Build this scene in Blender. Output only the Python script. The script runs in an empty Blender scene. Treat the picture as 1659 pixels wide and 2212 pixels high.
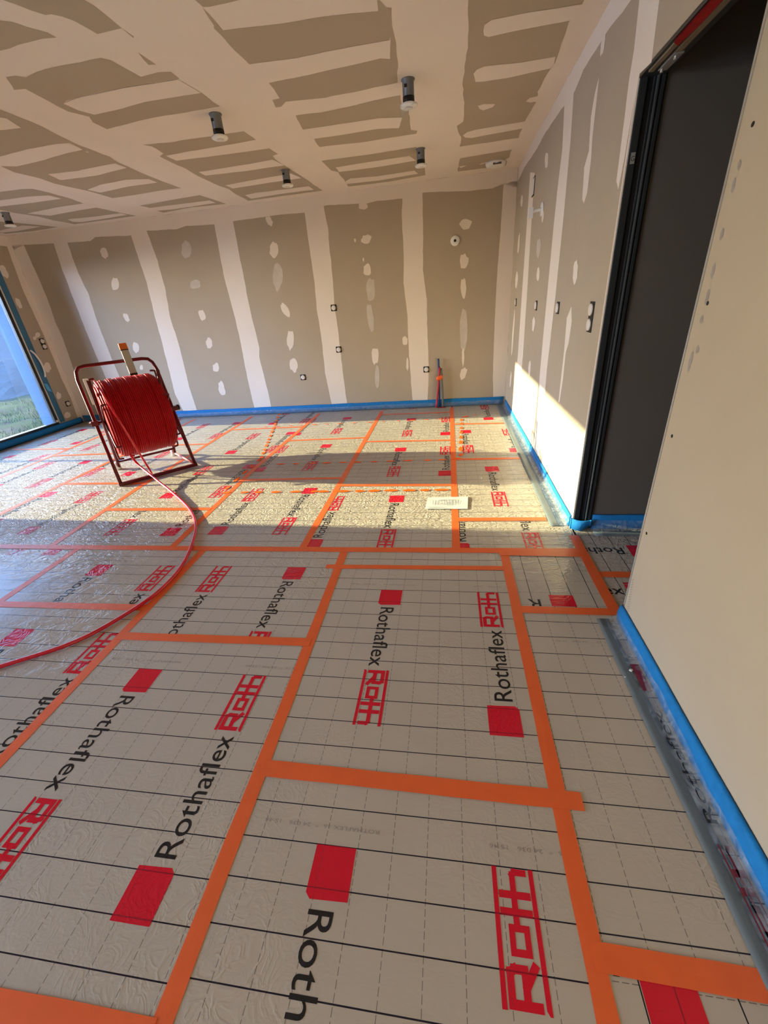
import bpy, bmesh, math, random
from mathutils import Vector, Matrix, noise

random.seed(7)
SC = bpy.context.scene
COL = SC.collection
PI = math.pi

# ------------------------------------------------------------------ camera
FPX, FW, FH, CX, CY, HC = 889.75, 1659.0, 2212.0, 829.5, 1106.0, 1.408
YAW, PITCH, ROLL = 0.174926459, 1.09954323, -0.0857628325
ROT = (Matrix.Rotation(YAW, 3, 'Z') @ Matrix.Rotation(PITCH, 3, 'X') @ Matrix.Rotation(ROLL, 3, 'Z'))
CAM = Vector((0, 0, HC))
cd = bpy.data.cameras.new('camera')
cd.sensor_fit = 'VERTICAL'; cd.sensor_height = 24.0
cd.lens = FPX / FH * 24.0
cd.clip_start = 0.02; cd.clip_end = 300
cam = bpy.data.objects.new('camera', cd); COL.objects.link(cam)
cam.matrix_world = Matrix.Translation(CAM) @ ROT.to_4x4()
SC.camera = cam

# ------------------------------------------------------------------ light
SUN_TAN, SUN_AZ = 0.222, -0.045          # the low sun comes in through the glazed bay on the left
sd = bpy.data.lights.new('sun', 'SUN'); sd.energy = 6.6; sd.angle = math.radians(0.6); sd.color = (1.0, 0.88, 0.53)
sun = bpy.data.objects.new('sun', sd); COL.objects.link(sun)
sdir = Vector((1, SUN_AZ, -SUN_TAN)).normalized()
sun.rotation_euler = sdir.to_track_quat('-Z', 'Y').to_euler()
sun.location = (-12, 4, 5)
W = bpy.data.worlds.new('sky'); SC.world = W; W.use_nodes = True
wt = W.node_tree; bg = wt.nodes['Background']
geo_ = wt.nodes.new('ShaderNodeTexCoord'); sep = wt.nodes.new('ShaderNodeSeparateXYZ'); rmp = wt.nodes.new('ShaderNodeValToRGB')
wt.links.new(geo_.outputs['Generated'], sep.inputs[0]); wt.links.new(sep.outputs['Z'], rmp.inputs[0])
rmp.color_ramp.elements[0].position = 0.04; rmp.color_ramp.elements[0].color = (2.1, 1.75, 1.22, 1)
rmp.color_ramp.elements[1].position = 0.34; rmp.color_ramp.elements[1].color = (0.50, 0.98, 2.05, 1)
sky_mid = rmp.color_ramp.elements.new(0.15); sky_mid.color = (1.15, 1.25, 1.45, 1)
# brighter, whiter haze on the side behind the camera, deeper blue to the left
rm2 = wt.nodes.new('ShaderNodeMapRange'); rm2.inputs[1].default_value = -0.50; rm2.inputs[2].default_value = -0.70; rm2.inputs[3].default_value = 0.0; rm2.inputs[4].default_value = 1.0
wt.links.new(sep.outputs['Y'], rm2.inputs[0])
mxw = wt.nodes.new('ShaderNodeMix'); mxw.data_type = 'RGBA'; mxw.inputs[7].default_value = (0.70, 1.42, 3.0, 1)
wt.links.new(rm2.outputs[0], mxw.inputs[0]); wt.links.new(rmp.outputs[0], mxw.inputs[6])
rm3 = wt.nodes.new('ShaderNodeMapRange'); rm3.inputs[1].default_value = -0.05; rm3.inputs[2].default_value = 0.40; rm3.inputs[3].default_value = 5.0; rm3.inputs[4].default_value = 1.1
wt.links.new(sep.outputs['Y'], rm3.inputs[0]); wt.links.new(rm3.outputs[0], bg.inputs[1])
wt.links.new(mxw.outputs[2], bg.inputs[0])
SC.view_settings.view_transform = 'Standard'; SC.view_settings.look = 'None'
SC.view_settings.exposure = 1.90; SC.view_settings.gamma = 1.0; SC.view_settings.use_curve_mapping = False
SC.cycles.max_bounces = 10; SC.cycles.diffuse_bounces = 6; SC.cycles.transparent_max_bounces = 16
SC.cycles.caustics_reflective = False; SC.cycles.caustics_refractive = False

# room: x -6.05..0.79, back wall y about 6.05, camera at the origin
XL, XR, YF, ZC = -6.05, 0.79, -3.6, 2.62
def yb(x): return 6.02 + (XR - x) * 0.012
WIN_A = (2.69, 5.66, 0.10, 2.215)           # glazed bay in the left wall: y0, y1, z0, z1
for nm, loc, rot, sx, sy in (('daylight_left', (XL - 0.40, 4.2, 1.15), (0, -PI / 2, 0), 2.3, 3.2),
                             ('daylight_rear', (XL - 0.40, -1.65, 1.15), (0, -PI / 2, 0), 2.3, 3.6)):
    a = bpy.data.lights.new(nm, 'AREA'); a.shape = 'RECTANGLE'; a.size = sx; a.size_y = sy
    a.cycles.is_portal = True
    o = bpy.data.objects.new(nm, a); COL.objects.link(o); o.location = loc; o.rotation_euler = rot

# ------------------------------------------------------------------ helpers
def ray(px, py): return (ROT @ Vector(((px - CX) / FPX, -(py - CY) / FPX, -1.0)))
def at_z(px, py, z=0.0):
    d = ray(px, py); return CAM + d * ((z - HC) / d.z)
def at_c(px, py): return at_z(px, py, ZC)
def at_r(px, py, x=XR):
    d = ray(px, py); return CAM + d * (x / d.x)
def at_l(px, py): return at_r(px, py, XL)
NB = Vector((0.012, 1, 0))
def at_b(px, py, off=0.0):
    d = ray(px, py); return CAM + d * ((6.02 + 0.012 * XR - off) / d.dot(NB))

def tag(o, label=None, cat=None, group=None, kind=None):
    if label: o['label'] = label
    if cat: o['category'] = cat
    if group: o['group'] = group
    if kind: o['kind'] = kind
    return o

def link(name, me, mats, parent=None):
    o = bpy.data.objects.new(name, me)
    for m in (mats if isinstance(mats, (list, tuple)) else [mats]): me.materials.append(m)
    COL.objects.link(o)
    if parent: o.parent = parent
    return o

def empty(name, loc=(0, 0, 0), rz=0.0):
    o = bpy.data.objects.new(name, None); COL.objects.link(o)
    o.empty_display_size = 0.05; o.location = loc; o.rotation_euler = (0, 0, rz)
    return o

class MB:
    """collects geometry for ONE mesh object"""
    def __init__(s): s.v = []; s.f = []; s.mi = []; s.uv = {}; s.sm = []
    def poly(s, pts, mi=0, uvs=None, smooth=False):
        i = len(s.v); s.v += [tuple(p) for p in pts]; s.f.append(list(range(i, i + len(pts)))); s.mi.append(mi); s.sm.append(smooth)
        if uvs: s.uv[len(s.f) - 1] = uvs
    def box(s, a, b, mi=0, M=None):
        x0, y0, z0 = a; x1, y1, z1 = b
        P = [Vector(p) for p in ((x0, y0, z0), (x1, y0, z0), (x1, y1, z0), (x0, y1, z0), (x0, y0, z1), (x1, y0, z1), (x1, y1, z1), (x0, y1, z1))]
        if M: P = [M @ p for p in P]
        i = len(s.v); s.v += [tuple(p) for p in P]
        for q in ((3, 2, 1, 0), (4, 5, 6, 7), (0, 1, 5, 4), (1, 2, 6, 5), (2, 3, 7, 6), (3, 0, 4, 7)):
            s.f.append([i + k for k in q]); s.mi.append(mi); s.sm.append(False)
    def tube(s, pts, r, n=12, mi=0, caps=True, radii=None):
        pts = [Vector(p) for p in pts]; rings = []; up = None
        for k, p in enumerate(pts):
            t = (pts[min(k + 1, len(pts) - 1)] - pts[max(k - 1, 0)]).normalized()
            if up is None:
                up = Vector((0, 0, 1)) if abs(t.z) < 0.9 else Vector((1, 0, 0))
            a = (up - t * up.dot(t)).normalized(); b = t.cross(a); up = a
            rr = radii[k] if radii else r
            i = len(s.v); rings.append(i)
            for j in range(n):
                w = 2 * PI * j / n; s.v.append(tuple(p + (a * math.cos(w) + b * math.sin(w)) * rr))
        for k in range(len(pts) - 1):
            for j in range(n):
                s.f.append([rings[k] + j, rings[k] + (j + 1) % n, rings[k + 1] + (j + 1) % n, rings[k + 1] + j]); s.mi.append(mi); s.sm.append(True)
        if caps:
            s.f.append([rings[0] + j for j in reversed(range(n))]); s.mi.append(mi); s.sm.append(False)
            s.f.append([rings[-1] + j for j in range(n)]); s.mi.append(mi); s.sm.append(False)
    def lathe(s, prof, c, axis, n=32, mi=0):
        """prof: list of (distance along axis, radius)"""
        c = Vector(c); ax = Vector(axis).normalized()
        a = Vector((0, 0, 1)) if abs(ax.z) < 0.9 else Vector((1, 0, 0))
        a = (a - ax * a.dot(ax)).normalized(); b = ax.cross(a); rings = []
        for (h, r) in prof:
            i = len(s.v); rings.append(i)
            for j in range(n):
                w = 2 * PI * j / n; s.v.append(tuple(c + ax * h + (a * math.cos(w) + b * math.sin(w)) * max(r, 1e-4)))
        for k in range(len(prof) - 1):
            for j in range(n):
                s.f.append([rings[k] + j, rings[k] + (j + 1) % n, rings[k + 1] + (j + 1) % n, rings[k + 1] + j]); s.mi.append(mi); s.sm.append(True)
        s.f.append([rings[0] + j for j in reversed(range(n))]); s.mi.append(mi); s.sm.append(False)
        s.f.append([rings[-1] + j for j in range(n)]); s.mi.append(mi); s.sm.append(False)
    def build(s, name, mats, parent=None, bevel=0.0, tri=True):
        me = bpy.data.meshes.new(name); me.from_pydata(s.v, [], s.f)
        me.polygons.foreach_set('material_index', s.mi); me.polygons.foreach_set('use_smooth', s.sm)
        if s.uv:
            lay = me.uv_layers.new(name='UVMap')
            for fi, uvs in s.uv.items():
                for li, uv in zip(me.polygons[fi].loop_indices, uvs): lay.data[li].uv = uv
        me.update()
        big = [p.index for p in me.polygons if p.loop_total > 4]
        if tri and big:
            bm = bmesh.new(); bm.from_mesh(me); bm.faces.ensure_lookup_table()
            bmesh.ops.triangulate(bm, faces=[bm.faces[i] for i in big]); bm.to_mesh(me); bm.free()
        o = link(name, me, mats, parent)
        if bevel:
            md = o.modifiers.new('bevel', 'BEVEL'); md.width = bevel; md.segments = 2; md.limit_method = 'ANGLE'
        return o

def smooth_path(pts, n=8):
    """Catmull-Rom through the points"""
    P = [Vector(p) for p in pts]; P = [P[0] * 2 - P[1]] + P + [P[-1] * 2 - P[-2]]; out = []
    for k in range(1, len(P) - 2):
        for j in range(n):
            t = j / n; a, b, c, d = P[k - 1], P[k], P[k + 1], P[k + 2]
            out.append(0.5 * ((2 * b) + (c - a) * t + (2 * a - 5 * b + 4 * c - d) * t * t + (3 * b - a - 3 * c + d) * t ** 3))
    out.append(P[-2]); return out

# ------------------------------------------------------------------ materials
def mat(name, col, rough=0.6, spec=0.3, metal=0.0, noise_amt=0.0, noise_scale=8.0, bump=0.0, bump_scale=40.0, sss=0.0, coat=0.0, alpha=1.0):
    m = bpy.data.materials.new(name); m.use_nodes = True; t = m.node_tree; p = t.nodes['Principled BSDF']
    p.inputs['Base Color'].default_value = (*col, 1); p.inputs['Roughness'].default_value = rough
    p.inputs['Specular IOR Level'].default_value = spec; p.inputs['Metallic'].default_value = metal
    p.inputs['Coat Weight'].default_value = coat; p.inputs['Alpha'].default_value = alpha
    if sss:
        p.inputs['Subsurface Weight'].default_value = sss; p.inputs['Subsurface Radius'].default_value = (0.02, 0.004, 0.004)
    tc = t.nodes.new('ShaderNodeTexCoord')
    if noise_amt:
        n = t.nodes.new('ShaderNodeTexNoise'); n.inputs['Scale'].default_value = noise_scale; n.inputs['Detail'].default_value = 5
        t.links.new(tc.outputs['Object'], n.inputs['Vector'])
        mx = t.nodes.new('ShaderNodeMix'); mx.data_type = 'RGBA'
        mx.inputs[6].default_value = (*[c * (1 - noise_amt) for c in col], 1); mx.inputs[7].default_value = (*[min(1, c * (1 + noise_amt)) for c in col], 1)
        t.links.new(n.outputs['Fac'], mx.inputs[0]); t.links.new(mx.outputs[2], p.inputs['Base Color'])
    if bump:
        n2 = t.nodes.new('ShaderNodeTexNoise'); n2.inputs['Scale'].default_value = bump_scale; n2.inputs['Detail'].default_value = 4
        t.links.new(tc.outputs['Object'], n2.inputs['Vector'])
        b = t.nodes.new('ShaderNodeBump'); b.inputs['Distance'].default_value = bump; b.inputs['Strength'].default_value = 1.0
        t.links.new(n2.outputs['Fac'], b.inputs['Height']); t.links.new(b.outputs[0], p.inputs['Normal'])
    return m

M_BOARD = mat('plasterboard', (0.43, 0.362, 0.275), 0.9, 0.1, noise_amt=0.06, noise_scale=2.5, bump=0.0006, bump_scale=160)
M_COMP = mat('joint_compound', (0.76, 0.685, 0.60), 0.85, 0.15, noise_amt=0.05, noise_scale=3.0, bump=0.0005, bump_scale=60)
M_THIN = mat('thin_compound', (0.56, 0.505, 0.44), 0.88, 0.12, noise_amt=0.14, noise_scale=14, bump=0.0004, bump_scale=60)
M_DARKWALL = mat('dark_grey_paint', (0.105, 0.092, 0.080), 0.7, 0.25, noise_amt=0.06, noise_scale=3)
M_FRAME = mat('anthracite_aluminium', (0.022, 0.026, 0.03), 0.35, 0.5, noise_amt=0.1)
M_FRAME2 = mat('anthracite_groove', (0.055, 0.065, 0.072), 0.32, 0.5)
M_RUBBER = mat('black_rubber', (0.006, 0.006, 0.007), 0.6, 0.3)
M_BEAD = mat('galvanised_bead', (0.42, 0.42, 0.41), 0.4, 0.5, metal=0.5, noise_amt=0.2, noise_scale=30)
M_FOAM = mat('blue_foam', (0.012, 0.17, 0.45), 0.75, 0.2, noise_amt=0.25, noise_scale=35, bump=0.002, bump_scale=55)
M_TAPE = mat('orange_tape', (0.92, 0.155, 0.036), 0.36, 0.45, noise_amt=0.10, noise_scale=12, bump=0.0012, bump_scale=22, alpha=0.84)
M_GREY = mat('grey_film', (0.125, 0.15, 0.16), 0.4, 0.4, noise_amt=0.15, noise_scale=10, bump=0.003, bump_scale=16)
M_SPRAY = mat('orange_marker_spray', (0.92, 0.115, 0.003), 0.7, 0.2, noise_amt=0.15, noise_scale=40)
M_RED = mat('red_tube_paint', (0.10, 0.002, 0.007), 0.32, 0.35)
M_PIPE = mat('red_plastic_pipe', (0.62, 0.008, 0.028), 0.26, 0.55, sss=0.12, coat=0.25)
M_COIL = mat('red_plastic_coil', (0.36, 0.001, 0.007), 0.42, 0.16)
M_WHITE = mat('white_plastic', (0.78, 0.77, 0.74), 0.4, 0.4)
M_CAPG = mat('socket_cover_plastic', (0.66, 0.62, 0.58), 0.5, 0.35, noise_amt=0.1, noise_scale=60)
M_BLACK = mat('black_plastic', (0.012, 0.011, 0.012), 0.5, 0.35)
M_CAN = mat('dark_grey_metal', (0.16, 0.16, 0.165), 0.4, 0.5, metal=0.3)
M_LEVEL = mat('level_aluminium', (0.42, 0.40, 0.36), 0.4, 0.5, metal=0.4, noise_amt=0.2, noise_scale=18)
M_ORPL = mat('orange_plastic', (0.62, 0.13, 0.012), 0.45, 0.4)
M_PAPER = mat('paper', (0.54, 0.55, 0.55), 0.7, 0.2)
M_INK = mat('grey_ink', (0.20, 0.20, 0.22), 0.8, 0.1)
M_CBLUE = mat('blue_conduit', (0.015, 0.045, 0.18), 0.45, 0.4)
M_CRED = mat('red_conduit', (0.42, 0.012, 0.02), 0.45, 0.4)
M_CGREY = mat('grey_conduit', (0.13, 0.13, 0.115), 0.5, 0.4)
M_WOOD = mat('batten_board', (0.20, 0.165, 0.115), 0.8, 0.2, noise_amt=0.2, noise_scale=6)
M_REDFOAM = mat('red_paint_patch', (0.34, 0.012, 0.012), 0.6, 0.3, noise_amt=0.4, noise_scale=30)
M_OUT = mat('pale_render', (0.075, 0.095, 0.12), 0.85, 0.1, noise_amt=0.04, noise_scale=20)
M_STAMP = mat('grey_stamp', (0.30, 0.27, 0.25), 0.9, 0.1, noise_amt=0.3, noise_scale=60)

def clear_film(name, tint=(0.55, 0.60, 0.63), opac=0.16):
    m = bpy.data.materials.new(name); m.use_nodes = True; t = m.node_tree; p = t.nodes['Principled BSDF']
    p.inputs['Base Color'].default_value = (*tint, 1); p.inputs['Roughness'].default_value = 0.16; p.inputs['Specular IOR Level'].default_value = 0.7
    tr = t.nodes.new('ShaderNodeBsdfTransparent'); tr.inputs[0].default_value = (0.95, 0.97, 0.98, 1)
    mx = t.nodes.new('ShaderNodeMixShader'); tc = t.nodes.new('ShaderNodeTexCoord'); n = t.nodes.new('ShaderNodeTexNoise')
    n.inputs['Scale'].default_value = 26; n.inputs['Detail'].default_value = 5; n.inputs['Distortion'].default_value = 1.2
    t.links.new(tc.outputs['Object'], n.inputs['Vector'])
    b = t.nodes.new('ShaderNodeBump'); b.inputs['Distance'].default_value = 0.012; t.links.new(n.outputs['Fac'], b.inputs['Height'])
    t.links.new(b.outputs[0], p.inputs['Normal'])
    mr = t.nodes.new('ShaderNodeMapRange'); mr.inputs[1].default_value = 0.42; mr.inputs[2].default_value = 0.75
    mr.inputs[3].default_value = opac * 0.6; mr.inputs[4].default_value = min(1, opac * 2.2)
    t.links.new(n.outputs['Fac'], mr.inputs[0]); t.links.new(mr.outputs[0], mx.inputs[0])
    t.links.new(tr.outputs[0], mx.inputs[1]); t.links.new(p.outputs[0], mx.inputs[2]); t.links.new(mx.outputs[0], t.nodes['Material Output'].inputs[0])
    return m
M_CLEAR = clear_film('clear_film')

def glass_mat():
    m = bpy.data.materials.new('window_glass'); m.use_nodes = True; t = m.node_tree
    t.nodes.remove(t.nodes['Principled BSDF'])
    tr = t.nodes.new('ShaderNodeBsdfTransparent'); tr.inputs[0].default_value = (0.94, 0.97, 0.97, 1)
    gl = t.nodes.new('ShaderNodeBsdfGlossy'); gl.inputs['Roughness'].default_value = 0.02
    fr = t.nodes.new('ShaderNodeFresnel'); fr.inputs[0].default_value = 1.45; mx = t.nodes.new('ShaderNodeMixShader')
    t.links.new(fr.outputs[0], mx.inputs[0]); t.links.new(tr.outputs[0], mx.inputs[1]); t.links.new(gl.outputs[0], mx.inputs[2])
    t.links.new(mx.outputs[0], t.nodes['Material Output'].inputs[0]); return m
M_GLASS = glass_mat()

def film_mat(name, col, lines=True, line_mix=1.0):
    """printed insulation film: grid every 10 cm (UV in metres), solid lines across v, dashed lines across u, wrinkled gloss"""
    m = bpy.data.materials.new(name); m.use_nodes = True; t = m.node_tree; N = t.nodes.new; K = t.links.new; p = t.nodes['Principled BSDF']
    def math_(op, a, b=None, c=None):
        n = N('ShaderNodeMath'); n.operation = op
        for k, x in enumerate((a, b, c)):
            if x is None: continue
            if isinstance(x, (int, float)): n.inputs[k].default_value = x
            else: K(x, n.inputs[k])
        return n.outputs[0]
    uv = N('ShaderNodeUVMap'); uv.uv_map = 'UVMap'; s = N('ShaderNodeSeparateXYZ'); K(uv.outputs[0], s.inputs[0]); u, v = s.outputs[0], s.outputs[1]
    tc = N('ShaderNodeTexCoord')
    def near(x, half):
        w = math_('ABSOLUTE', math_('WRAP', x, 0.05, -0.05)); return math_('LESS_THAN', w, half)
    solid = near(v, 0.0016)
    dash = math_('LESS_THAN', math_('FRACT', math_('MULTIPLY', v, 47.0)), 0.72)
    dashed = math_('MULTIPLY', near(u, 0.0009), dash)
    base = N('ShaderNodeTexNoise'); base.inputs['Scale'].default_value = 3.0; base.inputs['Detail'].default_value = 6; K(tc.outputs['Object'], base.inputs['Vector'])
    mx = N('ShaderNodeMix'); mx.data_type = 'RGBA'; mx.inputs[6].default_value = (*[c * 0.93 for c in col], 1); mx.inputs[7].default_value = (*[min(1, c * 1.07) for c in col], 1)
    K(base.outputs['Fac'], mx.inputs[0]); colr = mx.outputs[2]
    if lines:
        m1 = N('ShaderNodeMix'); m1.data_type = 'RGBA'; m1.inputs[7].default_value = (0.05, 0.045, 0.045, 1); K(colr, m1.inputs[6]); K(math_('MULTIPLY', dashed, 0.7 * line_mix), m1.inputs[0])
        m2 = N('ShaderNodeMix'); m2.data_type = 'RGBA'; m2.inputs[7].default_value = (0.012, 0.010, 0.022, 1); K(m1.outputs[2], m2.inputs[6]); K(math_('MULTIPLY', solid, line_mix), m2.inputs[0]); colr = m2.outputs[2]
    K(colr, p.inputs['Base Color'])
    # wrinkles: long soft folds and short creases
    mp = N('ShaderNodeMapping'); mp.inputs['Scale'].default_value = (1.0, 2.4, 1.0); K(tc.outputs['Object'], mp.inputs[0])
    w1 = N('ShaderNodeTexNoise'); w1.inputs['Scale'].default_value = 5.5; w1.inputs['Detail'].default_value = 4; w1.inputs['Distortion'].default_value = 1.4; K(mp.outputs[0], w1.inputs['Vector'])
    w2 = N('ShaderNodeTexNoise'); w2.inputs['Scale'].default_value = 13; w2.inputs['Detail'].default_value = 2; w2.inputs['Distortion'].default_value = 2.5; K(tc.outputs['Object'], w2.inputs['Vector'])
    ridge = math_('SUBTRACT', 1.0, math_('MULTIPLY', math_('ABSOLUTE', math_('SUBTRACT', w2.outputs['Fac'], 0.5)), 9.0))
    ridge = math_('MAXIMUM', ridge, 0.0)
    patch = N('ShaderNodeTexNoise'); patch.inputs['Scale'].default_value = 1.3; K(tc.outputs['Object'], patch.inputs['Vector'])
    pm = N('ShaderNodeMapRange'); pm.inputs[1].default_value = 0.45; pm.inputs[2].default_value = 0.65; K(patch.outputs['Fac'], pm.inputs[0])
    so = N('ShaderNodeSeparateXYZ'); K(tc.outputs['Object'], so.inputs[0])
    far = N('ShaderNodeMapRange'); far.inputs[1].default_value = 1.5; far.inputs[2].default_value = 2.5; far.inputs[3].default_value = 0.12; far.inputs[4].default_value = 1.9; K(so.outputs[1], far.inputs[0])
    w3 = N('ShaderNodeTexNoise'); w3.inputs['Scale'].default_value = 11; w3.inputs['Detail'].default_value = 3; w3.inputs['Distortion'].default_value = 1.8; K(mp.outputs[0], w3.inputs['Vector'])
    w3a = math_('MULTIPLY', math_('ABSOLUTE', math_('SUBTRACT', w3.outputs['Fac'], 0.5)), -1.1)
    hgt = math_('MULTIPLY', math_('ADD', math_('ADD', math_('MULTIPLY', w1.outputs['Fac'], 0.35), math_('MULTIPLY', math_('MULTIPLY', ridge, pm.outputs[0]), 0.22)), math_('MULTIPLY', w3a, math_('MULTIPLY_ADD', far.outputs[0], 0.9, -0.31))), math_('MULTIPLY_ADD', far.outputs[0], 0.95, 0.35))
    b = N('ShaderNodeBump'); b.inputs['Distance'].default_value = 0.0055; b.inputs['Strength'].default_value = 1.0; K(hgt, b.inputs['Height']); K(b.outputs[0], p.inputs['Normal'])
    p.inputs['Roughness'].default_value = 0.15; p.inputs['Specular IOR Level'].default_value = 0.30
    return m
M_FILM = film_mat('printed_film', (0.48, 0.42, 0.34))
M_FRED = film_mat('film_red_print', (0.66, 0.009, 0.028), line_mix=0.55)
M_FBLK = film_mat('film_black_print', (0.018, 0.018, 0.02), lines=False)
M_FGRY = film_mat('film_grey_print', (0.30, 0.27, 0.24), lines=False)

# ------------------------------------------------------------------ wall surfaces with joint compound
def rough_edge(pts, amp=0.006, step=0.05):
    """subdivide a plane polygon's edges and wobble them like a trowelled edge"""
    out = []; n = len(pts); nrm = None
    for i in range(1, n - 1):
        c = (pts[i] - pts[0]).cross(pts[i + 1] - pts[0])
        nrm = c if nrm is None else nrm + c
    nrm.normalize()
    for i in range(n):
        a, b = pts[i], pts[(i + 1) % n]; e = b - a; L = e.length; k = max(1, int(L / step)); side = e.cross(nrm).normalized() if L > 1e-6 else Vector()
        for j in range(k):
            q = a + e * (j / k)
            w = (noise.noise(q * 9.0) + 0.5 * noise.noise(q * 31.0)) * amp
            out.append(q + side * w)
    return out
def patch_px(mb, px, mapper, off, mi, amp=0.006, step=0.05):
    P = [mapper(*p) for p in px]; off = off * (1 + .012 * (len(mb.f) % 60))
    mb.poly([p + off for p in rough_edge(P, amp, step)], mi)
def blob_px(mb, cx, cy, rx, ry, mapper, off, mi, tilt=0.0, seed=0):
    pts = []
    rnd = random.Random(int(cx * 7 + cy * 13 + seed))
    for k in range(14):
        w = 2 * PI * k / 14; f = 1 + rnd.uniform(-0.16, 0.16)
        x, y = rx * math.cos(w) * f, ry * math.sin(w) * f
        pts.append((cx + x * math.cos(tilt) - y * math.sin(tilt), cy + x * math.sin(tilt) + y * math.cos(tilt)))
    off = off * (1 + .012 * (len(mb.f) % 60)); mb.poly([mapper(*p) + off for p in pts], mi)
def T(lst, s, ox, oy): return [(ox + x * s, oy + y * s) for x, y in lst]

# ---- floor -----------------------------------------------------------------
def font_tris(txt, bold=0.0):
    c = bpy.data.curves.new('t', 'FONT'); c.body = txt; c.offset = bold; c.resolution_u = 4
    o = bpy.data.objects.new('t', c); COL.objects.link(o); dg = bpy.context.evaluated_depsgraph_get(); dg.update()
    me = o.evaluated_get(dg).to_mesh(); me.calc_loop_triangles()
    tr = [[(me.vertices[i].co.x, me.vertices[i].co.y) for i in t.vertices] for t in me.loop_triangles]
    bpy.data.objects.remove(o); bpy.data.curves.remove(c)
    xs = [p[0] for t in tr for p in t]; x0, x1 = min(xs), max(xs)
    caps = 0.729
    return [[((x - x0) / (x1 - x0), y / caps) for x, y in t] for t in tr]
TXT_NAME = font_tris('Rothaflex', 0.004)
TXT_CODE = font_tris('ROTHAFLEX 16  *  24 036   15:46')
def strip_(pts, w):
    """thick polyline in 2-D as quads"""
    out = []
    for (ax, ay), (bx, by) in zip(pts, pts[1:]):
        dx, dy = bx - ax, by - ay; L = math.hypot(dx, dy); dx /= L; dy /= L; h = w / 2
        ax -= dx * h; ay -= dy * h; bx += dx * h; by += dy * h
        out.append([(ax - dy * h, ay + dx * h), (bx - dy * h, by + dx * h), (bx + dy * h, by - dx * h), (ax + dy * h, ay - dx * h)])
    return out
# boxed name mark: s along the word 0..0.26 m, t across it 0..0.105 m
def logo_polys():
    S, H = 0.262, 0.108; P = []
    P.append([(0, 0), (S, 0), (S, .012), (0.008, .012), (0, .006)]); P.append([(0, H), (S, H), (S - .0, H - .012), (0, H - .012)])
    w = .0165; lo, hi = .026, H - .024
    P += strip_([(.010, lo), (.010, hi), (.060, hi), (.066, hi - .010), (.066, .050), (.014, .050)], w)
    P += strip_([(.040, .048), (.072, lo)], w)
    P += strip_([(.094, .034), (.094, .070), (.138, .070), (.138, .034), (.094, .034)], .014)
    P += strip_([(.168, lo - .004), (.168, hi + .002)], .016); P += strip_([(.203, lo - .004), (.203, hi + .002)], .016)
    P += strip_([(.150, .056), (.246, .056), (.252, .050), (.252, lo)], .015)
    return P
LOGO = logo_polys()
def clip(poly, x0, x1, y0, y1):
    for ax, lim, sg in ((0, x0, 1), (0, x1, -1), (1, y0, 1), (1, y1, -1)):
        out = []
        for i in range(len(poly)):
            a, b = poly[i], poly[(i + 1) % len(poly)]; ia, ib = (a[ax] - lim) * sg >= 0, (b[ax] - lim) * sg >= 0
            if ia: out.append(a)
            if ia != ib:
                f = (lim - a[ax]) / (b[ax] - a[ax]); out.append((a[0] + (b[0] - a[0]) * f, a[1] + (b[1] - a[1]) * f))
        poly = out
        if len(poly) < 3: return None
    return poly
FL = MB()          # materials: 0 film, 1 red, 2 black, 3 grey print, 4 slab
def emit(polys, xf, rect, uvf, mi, z):
    for k, q in enumerate(polys):
        r = clip([xf(*p) for p in q], *rect); zz = z + (.00002 * k if len(polys) < 40 else 0)
        if r: FL.poly([(x, y, zz) for x, y in r], mi, [uvf(x, y) for x, y in r])
ZP = 0.0005
BLOCK = [[(0, 0), (.118, 0), (.118, .118), (0, .118)]]
BLK = [[(0, -.059), (.112, -.059), (.125, -.045), (.122, .059), (0.0, .059)]]
def panel(x0, x1, y0, y1, xa=None, ta=0.0, xb=None, rot=False, code=False, extra=None):
    """one insulation panel. line A runs towards the camera from y=ta; line B runs away from it and ends at y=ta"""
    ref = (xa - 0.036) if xa is not None else (xb - 0.036 if xb is not None else x0 + 0.03)
    if rot: uvf = lambda x, y: (y - ta, x - x0 + 0.013)
    else: uvf = lambda x, y: (x - ref, y - ta + 0.0)
    FL.poly([(x0, y0, 0), (x1, y0, 0), (x1, y1, 0), (x0, y1, 0)], 0, [uvf(*p) for p in ((x0, y0), (x1, y0), (x1, y1), (x0, y1))])
    rect = (x0, x1, y0, y1)
    for k in (-2, -1, 0, 1, 2):
        t0 = ta + 1.2 * k
        if xa is not None and not rot:
            fA = lambda s, t: (xa + t, t0 - s)
            emit(BLK, fA, rect, uvf, 1, ZP)
            emit(TXT_NAME, lambda s, t: (xa - .040 + t * .072, t0 - .145 - s * .385), rect, uvf, 2, ZP)
            emit(LOGO, lambda s, t: (xa - .054 + t, t0 - .550 - s), rect, uvf, 1, ZP)
        if xb is not None and not rot:
            emit(BLK, lambda s, t: (xb - t, t0 - .812 + s), rect, uvf, 1, ZP)
            emit(TXT_NAME, lambda s, t: (xb + .040 - t * .072, t0 - .812 + .145 + s * .385), rect, uvf, 2, ZP)
            emit(LOGO, lambda s, t: (xb + .054 - t, t0 - .812 + .550 + s), rect, uvf, 1, ZP)
        if code and xa is not None:
            for xe in (xa + .80, xa + 0.12, xa - .56):
                emit(TXT_CODE, lambda s, t: (xe - s * .36, t0 + .052 - t * .011), rect, uvf, 3, ZP)
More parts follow.
